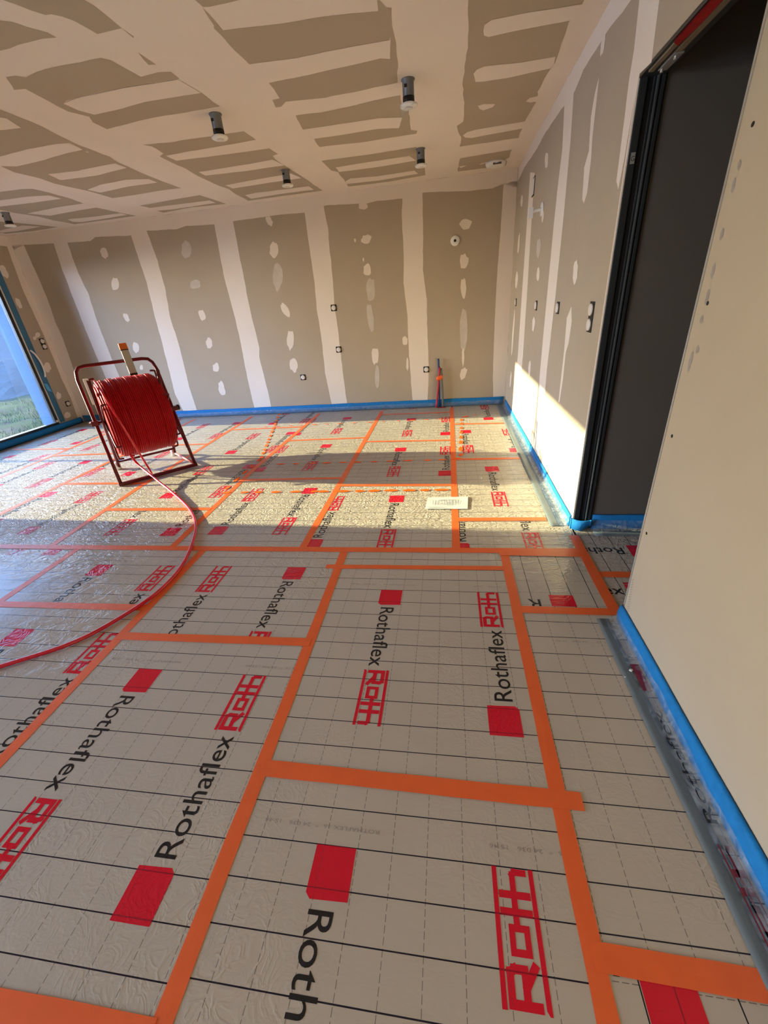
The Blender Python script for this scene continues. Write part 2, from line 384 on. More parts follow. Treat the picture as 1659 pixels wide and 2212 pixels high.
# near the camera
panel(-.655, .33, .78, 2.0, -.31, 1.79, .20, code=True)
panel(-.655, .33, 2.0, 2.195, None, 1.59, None)
panel(-.655, .33, -.44, .78, -.33, .59, .165, code=True)
panel(-1.65, -.655, 1.37, 2.195, -.92, 1.99, -1.40)
panel(-1.65, -.655, .19, 1.37, -1.345, 1.175, -.84, code=True)
panel(-1.65, -.655, -1.0, .19, -1.20, .02, -.70)
panel(-2.63, -1.65, 1.575, 2.195, -2.245, 1.985, -1.79, code=True)
panel(-2.63, -1.65, .36, 1.575, -2.235, 1.385, -1.71)
panel(-2.63, -1.65, -.84, .36, -2.235, .2, -1.71)
panel(-3.62, -2.63, 1.2, 2.195, -3.1, 1.7, -2.8); panel(-3.62, -2.63, 0.0, 1.2, -3.1, .9, -2.8)
panel(.33, .80, .435, 1.66, None, 1.58, None)
panel(.33, .80, -.6, .435, None, .30, None, rot=True)
panel(.33, .79, 1.66, 2.195, None, 1.70, None, rot=True)
panel(.79, 2.6, 1.45, 1.965, None, 1.94, None, rot=True)
panel(.79, 2.6, 1.965, 2.50, None, 1.98, None, rot=True)
# prints of the turned panels beside the doorway and in the hall
uvh = lambda x, y: (y - 1.94, x - .79)
big = (.79, 2.6, 1.3, 2.6)
emit(TXT_NAME, lambda s, t: (1.012 - s * .385, 2.24 - t * .072), (.80, 2.6, 1.3, 2.6), uvh, 2, ZP)
emit(BLOCK, lambda s, t: (1.045 + s, 2.150 + t), big, uvh, 1, ZP)
emit(TXT_NAME, lambda s, t: (.880 - .385 + s * .385, 1.80 + t * .072), (.81, 2.6, 1.3, 2.6), uvh, 2, ZP)
emit(LOGO, lambda s, t: (.900 + s, 1.79 + t), big, uvh, 1, ZP)
emit(BLOCK, lambda s, t: (.505 + s, 1.692 + t * .75), (.3, .79, 1.3, 2.19), uvh, 1, ZP)
emit(font_tris('R'), lambda s, t: (.455 - s * .06, 1.742 - t * .072), (.37, .79, 1.69, 2.19), uvh, 2, ZP)
emit(BLOCK, lambda s, t: (.420 + s, .32 + t), (.33, .79, -.6, .435), uvh, 1, ZP)
emit([[(0, 0), (.014, 0), (.014, .014), (0, .014)]], lambda s, t: (.365 + s, .408 + t), big[:0] + (.33, .79, 0, 2), uvh, 2, ZP + .0012)
emit(TXT_CODE, lambda s, t: (.80 - s * .33, 1.462 - t * .011), (.36, .68, 1.3, 1.6), uvh, 3, ZP)
# beyond the cross seam
panel(.045, .80, 2.195, 2.6, .52, 2.97, .07); panel(.045, .80, 2.6, 3.81, .385, 3.61, .89); panel(.045, .80, 3.81, 5.04, .20, 4.79, .66); panel(.045, .80, 5.04, 6.06, 0.0, 6.01, .5)
panel(-.95, .045, 2.195, 3.22, -.41, 3.01, -.90); panel(-.95, .045, 3.22, 4.44, -.50, 4.22, -.03); panel(-.95, .045, 4.44, 5.67, -.48, 5.43, -.03); panel(-.95, .045, 5.67, 6.06, -.5, 6.75, -.09)
panel(-1.93, -.95, 2.195, 3.4, -1.19, 3.19, -1.68); panel(-1.93, -.95, 3.4, 4.62, -1.37, 4.42, -1.88); panel(-1.93, -.95, 4.62, 5.83, -1.39, 5.63, -1.90); panel(-1.93, -.95, 5.83, 6.07, -1.4, 6.9, -1.9)
panel(-2.94, -1.93, 2.195, 2.79, -2.53, 3.17, -2.05); panel(-2.94, -1.93, 2.79, 4.0, -2.03, 3.82, -2.5); panel(-2.94, -1.93, 4.0, 5.2, -1.99, 4.99, -2.47); panel(-2.94, -1.93, 5.2, 6.07, -1.99, 6.2, -2.44)
panel(-3.9, -2.94, 2.195, 3.37, -3.82, 3.19, -3.31); panel(-3.9, -2.94, 3.37, 4.59, -3.82, 4.38, -3.33); panel(-3.9, -2.94, 4.59, 5.8, -3.03, 5.61, -3.52); panel(-3.9, -2.94, 5.8, 6.09, -3.1, 6.9, -3.5)
panel(-4.92, -3.9, 1.9, 3.1, -4.22, 2.9, -4.7); panel(-4.92, -3.9, 3.1, 4.31, -4.21, 4.10, -4.69); panel(-4.92, -3.9, 4.31, 5.53, -4.63, 5.28, -4.15); panel(-4.92, -3.9, 5.53, 6.1, -4.2, 6.5, -4.65)
panel(-5.9, -4.92, 3.4, 4.61, -5.58, 4.39, -5.06); panel(-5.9, -4.92, 4.61, 5.83, -5.58, 5.59, -5.06); panel(-5.9, -4.92, 2.2, 3.4, -5.5, 3.2, -5.0); panel(-6.05, -4.92, 5.83, 6.1, -5.5, 6.8, -5.0); panel(-6.05, -5.9, 2.2, 5.83, None, 4.39, -6.2)
# rest of the layer, out of the frame
panel(-6.05, -3.62, -3.6, 1.9, None, 0, None); panel(-4.92, -3.62, 1.9, 2.195, None, 0, None); panel(-6.05, -4.92, 1.9, 2.2, None, 0, None)
panel(-3.62, -2.63, -3.6, 0.0, None, 0, None); panel(-2.63, -1.65, -3.6, -.84, None, 0, None); panel(-1.65, -.655, -3.6, -1.0, None, 0, None)
panel(-.655, .33, -3.6, -.44, None, 0, None); panel(.33, .80, -3.6, -.6, None, 0, None)
FL.box((-6.5, -3.95, -.2), (2.7, 6.45, -.003), 4)
floor = FL.build('floor', [M_FILM, M_FRED, M_FBLK, M_FGRY, M_BOARD]); tag(floor, kind='structure')

# ---- ceiling ---------------------------------------------------------------
CE = MB(); CE.box((-6.5, -3.95, ZC), (2.7, 6.5, ZC + .2), 0)
Z1, Z2 = Vector((0, 0, -.0006)), Vector((0, 0, -.0012))
R4 = lambda l: T(l, .2411, 0, 230)
R5 = lambda l: T(l, .2532, 300, 220)
R2 = lambda l: T(l, .3014, 400, 0)
R6 = lambda l: T(l, .2411, 600, 180)
R3 = lambda l: T(l, .2652, 860, 0)
R7 = lambda l: T(l, .1808, 960, 180)
bare = [
 [(-60, 0), (-40, -60), (140, -60), (182, 0), (202, 12), (239, 41), (289, 78), (288, 82), (265, 62), (255, 65), (211, 73), (191, 62), (159, 44), (133, 34), (111, 30), (98, 32), (66, 22), (34, 9), (5, 0)],
 [(-40, 40), (0, 44), (27, 46), (58, 57), (101, 70), (122, 80), (93, 84), (40, 97), (0, 110), (-40, 125)],
 [(13, 167), (34, 164), (56, 167), (80, 155), (127, 143), (217, 125), (239, 130), (270, 147), (305, 166), (342, 156), (369, 155), (388, 170), (265, 190), (172, 209), (141, 217), (137, 223), (170, 238), (204, 247), (265, 233), (313, 219), (400, 205), (435, 200), (476, 230), (400, 242.5), (333, 254), (268, 269), (231, 279), (200, 264), (193, 252), (148, 241), (125, 229), (88, 209), (55, 192), (32, 194), (27, 186)],
 [(297, 113), (337, 139), (320, 140)],
 R4([(-60, 0), (0, 25), (150, 85), (370, 175), (480, 235), (620, 300), (720, 350), (980, 450), (1040, 490), (1150, 540), (1290, 605), (1450, 670), (1500, 685), (1620, 730), (1420, 755), (1200, 795), (1010, 820), (780, 755), (530, 700), (480, 690), (350, 640), (130, 590), (0, 530), (-60, 510)]),
 R5([(5, 885), (200, 850), (520, 795), (745, 870), (450, 900), (210, 945), (160, 930), (80, 900)]),
 R4([(-60, 775), (0, 765), (200, 740), (290, 738), (420, 765), (650, 830), (745, 870), (860, 905), (1000, 935), (1220, 980), (670, 1055), (480, 1020), (340, 985), (140, 955), (0, 925), (-60, 900)]),
 R4([(-60, 1010), (0, 1030), (180, 1045), (380, 1065), (520, 1080), (300, 1115), (50, 1140), (0, 1130), (-60, 1125)]),
 R5([(35, 365), (300, 340), (895, 250), (1000, 325), (1110, 395), (1185, 443), (1145, 460), (1165, 490), (1240, 542), (1380, 630), (1570, 757), (1250, 800), (935, 843), (830, 790), (770, 745), (680, 715), (500, 630), (400, 570), (260, 505), (180, 465), (210, 440), (150, 400), (110, 380)]),
 [(421, 0), (380, -50), (560, -60), (517, 0), (451, 14), (438, 15)],
 R2([(125, 50), (270, 215), (700, 165), (1000, 120), (1380, 80), (1375, 0), (1395, 0), (1440, 50), (1478, 55), (1485, 180), (1515, 310), (1525, 480), (1522, 590), (1200, 660), (1000, 700), (720, 728), (690, 765), (645, 770), (625, 715), (675, 705), (640, 640), (598, 592), (450, 455), (360, 360), (270, 265), (200, 200), (205, 180)]),
 R6([(160, 288), (380, 262), (700, 195), (850, 155), (1100, 105), (1110, 190), (1170, 180), (1185, 300), (1195, 415), (1248, 425), (1240, 450), (800, 520), (375, 570), (320, 500), (220, 413)]),
 R6([(390, 693), (800, 640), (1240, 570), (1270, 600), (1260, 660), (1290, 705), (1315, 760), (1325, 822), (1000, 880), (630, 925), (600, 870), (540, 795), (475, 780)]),
 [(1012.5, 0), (1011, 103), (1006, 117), (1004.5, 154), (999, 172), (1000.6, 202), (1002.5, 231), (1000.7, 263), (987, 272), (989, 287), (996, 296), (995, 310), (992.5, 316.5), (1119, 298), (1135, 261), (1152, 231), (1164, 203.5), (1161.6, 198), (1171.5, 180), (1183, 159), (1199.5, 135), (1210, 106), (1215, 93), (1230, 48), (1263, 0), (1290, -50), (1020, -60)],
 R7([(190, 895), (810, 790), (770, 890), (720, 910), (750, 930), (735, 980), (700, 985), (155, 1053)]),
]
for q in bare: patch_px(CE, q, at_c, Z1, 1, 0.008, 0.06)
light = [
 R4([(-60, 85), (-5, 95), (60, 105), (190, 190), (60, 205), (0, 210), (-60, 215)]), R4([(-60, 460), (0, 445), (250, 380), (500, 335), (620, 325), (740, 385), (600, 415), (400, 475), (150, 535), (0, 532), (-60, 520)]),
 R4([(430, 605), (700, 575), (900, 530), (1030, 508), (1135, 548), (850, 620), (560, 657), (530, 655)]), R4([(780, 745), (900, 700), (1130, 655), (1330, 648), (1410, 680), (1150, 715), (900, 770)]),
 R5([(90, 905), (200, 890), (600, 840), (655, 860), (300, 915), (150, 928)]),
 R4([(-60, 850), (0, 840), (250, 805), (440, 795), (550, 825), (300, 860), (0, 895), (-60, 900)]), R4([(240, 958), (500, 905), (740, 868), (870, 903), (700, 930), (450, 977)]), R4([(605, 1010), (850, 985), (1080, 955), (1135, 970), (900, 1010), (720, 1035), (650, 1030)]),
 R4([(-40, 1112), (0, 1110), (200, 1065), (370, 1075), (150, 1115), (20, 1130)]),
 R5([(230, 458), (400, 425), (700, 375), (1000, 322), (1110, 395), (800, 440), (320, 500)]), R5([(510, 597), (900, 535), (1140, 492), (1240, 540), (900, 590), (570, 627)]), R5([(735, 710), (1000, 660), (1300, 610), (1385, 650), (1100, 690), (800, 738)]), R5([(905, 795), (1000, 775), (1450, 718), (1490, 748), (1200, 785), (960, 825)]),
 R2([(450, 458), (800, 412), (1200, 330), (1460, 285), (1475, 258), (1468, 420), (1400, 415), (1200, 462), (900, 530), (598, 592)]),
 R6([(220, 412), (600, 355), (900, 310), (1115, 303), (1085, 398), (900, 405), (600, 455), (320, 497)]), R6([(515, 752), (800, 705), (1180, 648), (1240, 690), (900, 748), (550, 792)]), R6([(605, 880), (650, 850), (900, 830), (1225, 780), (1260, 808), (900, 870), (620, 900)]),
 R3([(695, 250), (705, 200), (760, 160), (1000, 110), (1500, 30), (1420, 160), (1000, 240), (740, 295), (705, 285)]), R3([(615, 600), (640, 565), (700, 540), (1000, 505), (1280, 460), (1270, 520), (1240, 555), (900, 630), (700, 660), (630, 665)]),
 R3([(650, 860), (700, 845), (790, 845), (770, 870), (690, 898), (660, 885)]), R3([(1040, 825), (1070, 795), (1160, 775), (1150, 820), (1080, 832)]), R7([(220, 620), (270, 580), (380, 548), (700, 495), (965, 450), (960, 530), (700, 580), (450, 625), (330, 650), (250, 645)]),
 R7([(410, 965), (530, 930), (550, 935), (430, 970)]), R7([(170, 990), (270, 978), (200, 1010)]),
 R4([(760, 405), (785, 400), (795, 410)]),
]
for q in light: patch_px(CE, q, at_c, Z2, 0, 0.005, 0.05)
patch_px(CE, [(137, 223), (172, 209), (265, 190), (385, 171), (435, 200), (400, 205), (313, 219), (265, 233), (204, 247), (170, 238)], at_c, Z2, 0, 0.004)
# the rest of the ceiling, towards and behind the camera
for i in range(6):
    for j in range(10):
        x = -5.7 + i * 1.1; y = -3.3 + j * .52
        if y < 1.85 - 0.10 * abs(i - 4): CE.poly([(x, y, ZC - .0006), (x + .82, y, ZC - .0006), (x + .82, y + .24, ZC - .0006), (x, y + .24, ZC - .0006)], 1)
ceiling = CE.build('ceiling', [M_COMP, M_BOARD]); tag(ceiling, kind='structure')

# ---- back wall -------------------------------------------------------------
BW = MB()
for a in ((-6.5, 2.7),):
    x0, x1 = a
    BW.poly([(x0, yb(x0), -.1), (x1, yb(x1), -.1), (x1, yb(x1), ZC + .05), (x0, yb(x0), ZC + .05)], 0)
    BW.poly([(x0, yb(x0) + .2, -.1), (x1, yb(x1) + .2, -.1), (x1, yb(x1) + .2, ZC + .05), (x0, yb(x0) + .2, ZC + .05)], 0)
B1 = Vector((0, -.0006, 0)); B2 = Vector((0, -.0012, 0))
K4 = lambda l: T(l, .36166, 560, 380)
K3 = lambda l: T(l, .33755, 0, 480)
K8 = lambda l: T(l, .217, 0, 500)
ctop = [at_c(15, 505), at_c(1117, 360)]
top_edge = [(30, 520)] + K3([(150, 145), (340, 135), (440, 130), (580, 120), (610, 95), (830, 85), (935, 55), (1130, 45), (1190, 25), (1370, 15), (1490, -5)]) + K4([(150, 228), (270, 220), (400, 175), (640, 165), (700, 150), (860, 135), (985, 100), (1040, 95), (1240, 90), (1390, 75), (1460, 48)]) + [(1106, 392)]
P = [at_b(*q) for q in top_edge]
P = [Vector((XL + .001, yb(XL), ZC)), Vector((XL + .001, yb(XL), 2.45))] + P[1:-1] + [Vector((XR - .001, yb(XR), 2.44)), Vector((XR - .001, yb(XR), ZC))]
BW.poly([p + B1 for p in rough_edge(P, 0.004)], 1)
bands = [
 (K8([(530, 100), (620, 380), (750, 720), (860, 1000), (980, 1290), (1100, 1560), (1250, 1900)]), K8([(665, 95), (780, 420), (880, 620), (970, 900), (1110, 1260), (1235, 1560), (1390, 1880)])),
 (K3([(835, 75), (880, 210), (940, 390), (990, 600), (1040, 780), (1120, 1100), (1195, 1250)]), K3([(935, 45), (1010, 250), (1060, 440), (1090, 610), (1150, 800), (1210, 1050), (1272, 1245)])),
 (K3([(1370, 10), (1430, 330), (1480, 520), (1530, 720), (1580, 980), (1640, 1245)]), K3([(1490, -10), (1550, 300), (1600, 560), (1659, 800)]) + [(560, 771), (578, 843), (590, 898)]),
 (K4([(270, 215), (300, 430), (330, 640), (345, 800), (370, 960), (395, 1180), (440, 1400)]), K4([(385, 180), (410, 310), (430, 520), (450, 760), (470, 920), (490, 1100), (530, 1400)])),
 (K4([(855, 130), (850, 240), (865, 480), (862, 640), (885, 830), (890, 1000), (905, 1200), (920, 1400)]), K4([(975, 95), (980, 300), (978, 560), (1000, 740), (1005, 960), (1012, 1140), (1005, 1400)])),
]
for a, b in bands: patch_px(BW, a + b[::-1], at_b, B1, 1, 0.006)
cornL = [at_b(*q) for q in K4([(1460, 40), (1440, 350), (1420, 600), (1405, 900), (1395, 1200), (1400, 1380)])]
BW.poly([p + B1 for p in rough_edge(cornL + [Vector((XR - .001, yb(XR), 0)), Vector((XR - .001, yb(XR), 2.5))], .004)], 1)
cornR = [at_b(*q) for q in K8([(230, 120), (400, 500), (480, 690), (550, 900), (620, 1050), (700, 1280), (800, 1560), (960, 1900)])]
BW.poly([p + B1 for p in rough_edge(cornR + [Vector((XL + .001, yb(XL), 0)), Vector((XL + .001, yb(XL), 2.5))], .004)], 1)
for (x, y, rx, ry, tl) in ((60, 270, 18, 32, -.5), (88, 440, 26, 48, 0), (112, 600, 28, 85, 0), (155, 800, 18, 45, -.5), (187, 980, 20, 60, 0), (205, 1130, 24, 42, -.2), (622, 180, 27, 20, 0), (640, 378, 32, 26, -.5), (645, 560, 22, 40, 0),
        (667, 680, 26, 70, 0), (665, 850, 18, 90, -.12), (692, 1075, 21, 48, 0), (705, 1200, 13, 75, 0), (1232, 288, 38, 33, -.4), (1223, 512, 27, 45, 0), (1220, 670, 18, 60, 0), (1220, 920, 25, 130, 0), (1218, 1180, 19, 38, .4),
        (572, 385, 6, 12, 0), (622, 500, 5, 12, 0), (870, 985, 16, 25, 0), (885, 1125, 8, 35, 0), (1218, 1080, 7, 60, 0)):
    blob_px(BW, 560 + x * .36166, 380 + y * .36166, rx * .36166, ry * .36166, at_b, B2, 2 if ry > 60 else 1, tl)
for (x, y, rx, ry, tl) in ((665, 195, 22, 38, -.4), (735, 395, 24, 40, -.1), (810, 610, 15, 30, -.5), (868, 800, 20, 36, -.2), (1193, 170, 32, 56, 0), (1250, 400, 36, 28, -.2), (1295, 595, 22, 36, -.4), (1338, 775, 20, 38, -.1), (1383, 930, 22, 30, 0), (1420, 1065, 20, 50, -.25), (905, 930, 11, 16, 0)):
    blob_px(BW, x * .33755, 480 + y * .33755, rx * .33755, ry * .33755, at_b, B2, 2 if rx > 30 else 1, tl)
wall_back = BW.build('wall_back', [M_BOARD, M_COMP, M_THIN]); tag(wall_back, kind='structure')

# ---- right wall, with the doorway -------------------------------------------
DY0, DY1, DZ = 1.60, 2.475, 2.16
RW = MB(); TH = .10
RW.box((XR, DY1, -.1), (XR + TH, 6.3, ZC + .05), 0); RW.box((XR, YF - .3, -.1), (XR + TH, DY0, ZC + .05), 0); RW.box((XR, DY0, DZ), (XR + TH, DY1, ZC + .05), 0)
O1 = Vector((-.0006, 0, 0)); O2 = Vector((-.0012, 0, 0))
edge = [(1426, -160), (1395, -60), (1363, 0), (1345, 25), (1312, 69), (1280, 120), (1260.5, 150), (1242, 196), (1221, 226), (1200, 254), (1175, 292), (1160.5, 321), (1133.5, 361), (1122, 386)]
P = [at_r(*q) for q in edge]; P = [Vector((XR, -3.5, 2.50)), Vector((XR, 1.0, 2.50)), Vector((XR, 2.0, 2.47))] + P + [Vector((XR, 6.0, P[-1].z)), Vector((XR, 6.0, ZC)), Vector((XR, -3.5, ZC))]
RW.poly([p + O1 for p in rough_edge(P, 0.005)], 1)
Q6 = lambda l: T(l, .36166, 1059, 0)
Q5 = lambda l: T(l, .2441, 1060, 380)
rb = [
 Q6([(445, 600), (430, 900), (400, 1150)]) + Q5([(560, 420), (500, 1050), (440, 1700), (400, 2212)]) + [(1150, 985)] + [(1164, 985)] + Q5([(455, 2212), (500, 1700), (575, 1050), (640, 420)]) + Q6([(440, 1280), (480, 850), (500, 540)]),
 Q5([(350, -30), (320, 430), (280, 1000), (240, 1600), (190, 2050), (172, 2300)]) + Q5([(228, 2300), (240, 2100), (285, 1600), (325, 1000), (360, 430), (390, -30)]),
 Q6([(895, -30), (860, 300), (830, 480), (790, 800), (755, 1080), (765, 1130), (800, 960), (885, 450), (890, 440), (965, 370), (1015, -30)]),
 Q6([(650, 460), (640, 560), (612, 820), (603, 950), (580, 1150), (560, 1215), (550, 1190), (562, 1000), (590, 900), (602, 700), (625, 560)]),
 Q5([(715, 1155), (718, 1290), (690, 1480), (665, 1560), (640, 1800), (610, 2000), (600, 2000), (650, 1550), (660, 1430), (675, 1260)]),
]
for k, q in enumerate(rb): patch_px(RW, q, at_r, O1, 1, 0.003, .06)
for (x, y, rx, ry) in ((275, 225, 10, 50), (248, 600, 8, 90), (230, 915, 11, 75), (200, 1380, 7, 200), (420, 870, 13, 62), (380, 1310, 12, 68), (345, 1700, 11, 70), (178, 1800, 7, 70), (752, 850, 20, 105), (425, 640, 16, 90), (462, 350, 9, 60), (322, 1950, 9, 60)):
    blob_px(RW, 1060 + x * .2441, 380 + y * .2441, rx * .2441, ry * .2441, at_r, O2, 2 if x in (425,) else 1, 0.07)
blob_px(RW, 1181, 346, 3.5, 17, at_r, O2, 1, .05); blob_px(RW, 1303, 95, 4, 26, at_r, O2, 1, .15)
# stamped marks and smudges along the board edge of the near part
rs = random.Random(3)
for k, (x, y) in enumerate(((1598, 355), (1585, 400), (1560, 505), (1541, 585), (1529, 640), (1516, 690), (1507, 755), (1492, 780))):
    blob_px(RW, x, y, 3.2, rs.uniform(9, 24), at_r, O1, 3, .24)
for k in range(14):
    x, y = 1338 - k * .2 + (k % 2) * 1.5, 1322 - k * 5.2
    x = 1363 - (y - 1270) * .16 - 1
    patch_px(RW, [(x, y), (x + 5, y - 1), (x + 5.4, y - 3.2), (x + .4, y - 2.2)], at_r, O1, 3, 0, 1)
wall_right = RW.build('wall_right', [M_BOARD, M_COMP, M_THIN, M_STAMP]); tag(wall_right, kind='structure')

# ---- left wall with the glazed bay ------------------------------------------
LW = MB(); wy0, wy1, wz0, wz1 = WIN_A; XO = XL - .30
LW.box((XO, wy1, -.2), (XL, 6.4, ZC + .05), 0); LW.box((XO, .1, -.2), (XL, wy0, ZC + .05), 0)
LW.box((XO, -3.95, -.2), (XL, -3.4, ZC + .05), 0); LW.box((XO, -3.4, wz1), (XL, .1, ZC + .05), 0); LW.box((XO, -3.4, -.2), (XL, .1, wz0 - .03), 0)
LW.box((XO, wy0, wz1), (XL, wy1, ZC + .05), 0); LW.box((XO, wy0, -.2), (XL, wy1, wz0 - .03), 0)
# outer render of the reveal
LW.box((XO - .004, wy1 - .006, wz0 - .03), (XL - .055, wy1, wz1), 2)
L1 = Vector((.0006, 0, 0)); L2 = Vector((.0012, 0, 0))
cl = [at_l(*q) for q in K8([(70, 150), (160, 400), (230, 590), (310, 760), (420, 1000), (540, 1280), (610, 1460), (700, 1650), (775, 1860)])]
LW.poly([p + L1 for p in rough_edge([Vector((XL, yb(XL), ZC)), Vector((XL, 2.0, ZC)), Vector((XL, 2.0, 2.50)), Vector((XL, 5.6, 2.50))] + cl + [Vector((XL, yb(XL), 0))], .004)], 1)
for (x, y, rx, ry, tl) in ((40, 400, 30, 70, -.5), (185, 715, 24, 60, -.5), (375, 1030, 24, 26, 0), (345, 1062, 18, 20, 0), (470, 1350, 36, 50, -.2), (582, 1635, 24, 34, -.2), (672, 1828, 32, 30, 0), (565, 930, 14, 24, 0)):
    blob_px(LW, x * .217, 500 + y * .217, rx * .217, ry * .217, at_l, L2, 1, tl)
wall_left = LW.build('wall_left', [M_BOARD, M_COMP, M_OUT]); tag(wall_left, kind='structure')

# window frame and glass
win = empty('window_1', (XL - .06, (wy0 + wy1) / 2, wz0)); tag(win, kind='structure')
fm = MB(); ym = (wy1 - wy0) / 2; zt = wz1 - wz0
for a, b in (((.005, ym - .052, 0), (.05, ym - .006, zt)), ((.005, -ym, 0), (.05, -ym + .05, zt)), ((.005, -ym, zt - .05), (.05, ym - .006, zt)), ((.005, -ym, -.03), (.05, ym - .006, .012)), ((.005, -.03, 0), (.045, .03, zt))): fm.box(a, b)
fm.box((.05, ym - .030, .0), (.057, ym - .022, zt)); fm.box((.05, ym - .048, 0), (.056, ym - .042, zt))
fr = fm.build('window_frame', M_FRAME, win, bevel=.004)
gm = MB(); gm.box((.018, -ym + .04, .01), (.024, ym - .04, zt - .04)); gm.build('pane', M_GLASS, win)
cm = MB(); cm.box((.05, ym - .048, .016), (.060, ym - .014, .046)); cm.build('frame_plug', M_WHITE, win, bevel=.003)
lm = MB(); lm.box((XL - .02 - win.location.x, ym - .006, 0), (XL + .003 - win.location.x, ym + .004, zt)); lm.build('edge_bead', M_COMP, win)

# wall behind the camera, the second glazed bay, and the hall beyond the doorway
FWm = MB(); FWm.box((-6.4, YF - .3, -.2), (.9, YF, ZC + .05)); wall_front = FWm.build('wall_front', M_BOARD); tag(wall_front, kind='structure')
w3 = empty('window_2', (XL - .06, -1.65, wz0)); tag(w3, kind='structure'); f2 = MB()
for a, b in (((.005, 1.70, 0), (.05, 1.75, zt)), ((.005, -1.75, 0), (.05, -1.70, zt)), ((.005, -.03, 0), (.045, .03, zt)), ((.005, -1.75, zt - .05), (.05, 1.75, zt)), ((.005, -1.75, -.03), (.05, 1.75, .012))): f2.box(a, b)
f2.build('window_frame', M_FRAME, w3); g2 = MB(); g2.box((.018, -1.71, .01), (.024, 1.71, zt - .04)); g2.build('pane', M_GLASS, w3)
HW = MB(); HW.box((XR + TH, DY1 + .005, -.1), (2.7, DY1 + .15, ZC + .05)); wh = HW.build('wall_hall', M_DARKWALL); tag(wh, kind='structure')
HE = MB(); HE.box((2.55, YF - .2, -.1), (2.7, DY1 + .1, ZC + .05)); we = HE.build('wall_hall_end', M_DARKWALL); tag(we, kind='structure')
HS = MB(); HS.box((XR + TH, 1.25, -.1), (2.6, 1.40, ZC + .05)); hs = HS.build('wall_hall_near', M_DARKWALL); tag(hs, kind='structure')

# doorway frame
door = empty('door_1', (XR, DY1, 0)); tag(door, kind='structure')
j = MB()
j.box((.004, -.012, .06), (.034, .006, DZ)); j.box((.058, -.008, .06), (.066, .006, DZ)); j.box((.088, -.010, .06), (.104, .006, DZ))
j.build('jamb_profile', M_FRAME, door, bevel=.002)
j2 = MB(); j2.box((.0, -.004, .05), (.11, .006, DZ)); j2.build('jamb_channel', M_RUBBER, door)
j3 = MB(); j3.box((.070, -.016, .06), (.079, .0, DZ)); j3.build('jamb_groove', M_FRAME2, door, bevel=.002)
j4 = MB(); j4.box((-.003, -.007, .06), (.003, .004, DZ + .02)); j4.build('plaster_edge', M_COMP, door)
j4 = MB(); j4.box((-.003, -(DY1 - DY0) - .003, 0.1), (.004, -(DY1 - DY0) + .006, DZ)); j4.build('corner_bead', M_BEAD, door)
hd = MB(); hd.box((.0, -(DY1 - DY0), DZ - .012), (.10, 0, DZ + .002)); hd.build('head_profile', M_FRAME, door)
h2 = MB(); h2.box((.012, -.86, DZ - .018), (.030, -.07, DZ - .011)); h2.box((.045, -.86, DZ - .020), (.066, -.11, DZ - .011)); h2.build('head_batten', M_WOOD, door)
h3 = MB(); h3.poly([(.004, -.30, DZ - .020), (.030, -.27, DZ - .020), (.040, -.40, DZ - .0205), (.038, -.84, DZ - .0205), (.004, -.84, DZ - .020)]); h3.poly([(.004, -.30, DZ - .014), (.030, -.27, DZ - .014), (.040, -.40, DZ - .014), (.038, -.84, DZ - .014), (.004, -.84, DZ - .014)])
h3.build('red_patch', M_REDFOAM, door)
h4 = MB(); h4.tube([(.05, -.10, DZ - .012), (.05, -.10, DZ - .034)], .006, 8); h4.tube([(.055, -.20, DZ - .012), (.055, -.20, DZ - .034)], .006, 8); h4.box((.042, -.22, DZ - .024), (.075, -.085, DZ - .019)); h4.build('fixing_bracket', M_BEAD, door)
h5 = MB(); h5.box((.012, -.014, 1.865), (.030, -.0125, 1.905)); pl = h5.build('label_plate', M_BEAD, door)
tm = MB()
for q in font_tris('G'): tm.poly([(.014 + s * .014, -.0147, 1.875 + t * .018) for s, t in q])
tm.build('letter', M_BLACK, pl)

# ------------------------------------------------------------------ orange tape
tape_n = 0
def tape(pts, label, z, w=.05, group=None, m=M_TAPE):
    """a strip of adhesive tape following the points on the floor"""
    pts = [Vector((p[0], p[1])) for p in pts]; P = []
    for a, b in zip(pts, pts[1:]):
        n = max(2, int((b - a).length / .08))
        P += [a + (b - a) * (k / n) for k in range(n)]
    P.append(pts[-1]); mb = MB(); rows = []
    for k, p in enumerate(P):
        t = (P[min(k + 1, len(P) - 1)] - P[max(k - 1, 0)]).normalized(); s = Vector((-t.y, t.x)); row = []
        for q in (-1, -.5, 0, .5, 1):
            e = s * (w / 2 * q + .0025 * noise.noise(Vector((p.x * 6, p.y * 6, q))))
            lift = .0009 * max(0, noise.noise(Vector((p.x * 9, p.y * 9, 3 + q)))) * (1 - abs(q))
            row.append(len(mb.v)); mb.v.append((p.x + e.x, p.y + e.y, z + lift))
        rows.append(row)
    for a, b in zip(rows, rows[1:]):
        for i in range(4): mb.f.append([a[i], a[i + 1], b[i + 1], b[i]][::-1]); mb.mi.append(0); mb.sm.append(False)
    o = mb.build('tape_strip', m); sol = o.modifiers.new('thickness', 'SOLIDIFY'); sol.thickness = .0004; sol.offset = 1
    tag(o, label, 'tape', group or 'orange tape strips on the floor'); return o
ZY, ZX = .0009, .0022
tape([(.33, -.7), (.332, .8), (.33, 2.19)], 'long orange tape strip running up the right side of the foreground to the cross seam', ZY)
tape([(-.64, -.7), (-.650, 1.0), (-.665, 2.19)], 'long orange tape strip up the middle of the foreground, left of the large block-and-word prints', ZY)
tape([(-1.65, -.2), (-1.65, 2.19)], 'long orange tape strip on the left, crossed by the red pipe', ZY)
tape([(-2.635, .9), (-2.63, 2.19)], 'shiny orange tape strip at the left edge, left of where the red pipe leaves', ZY)
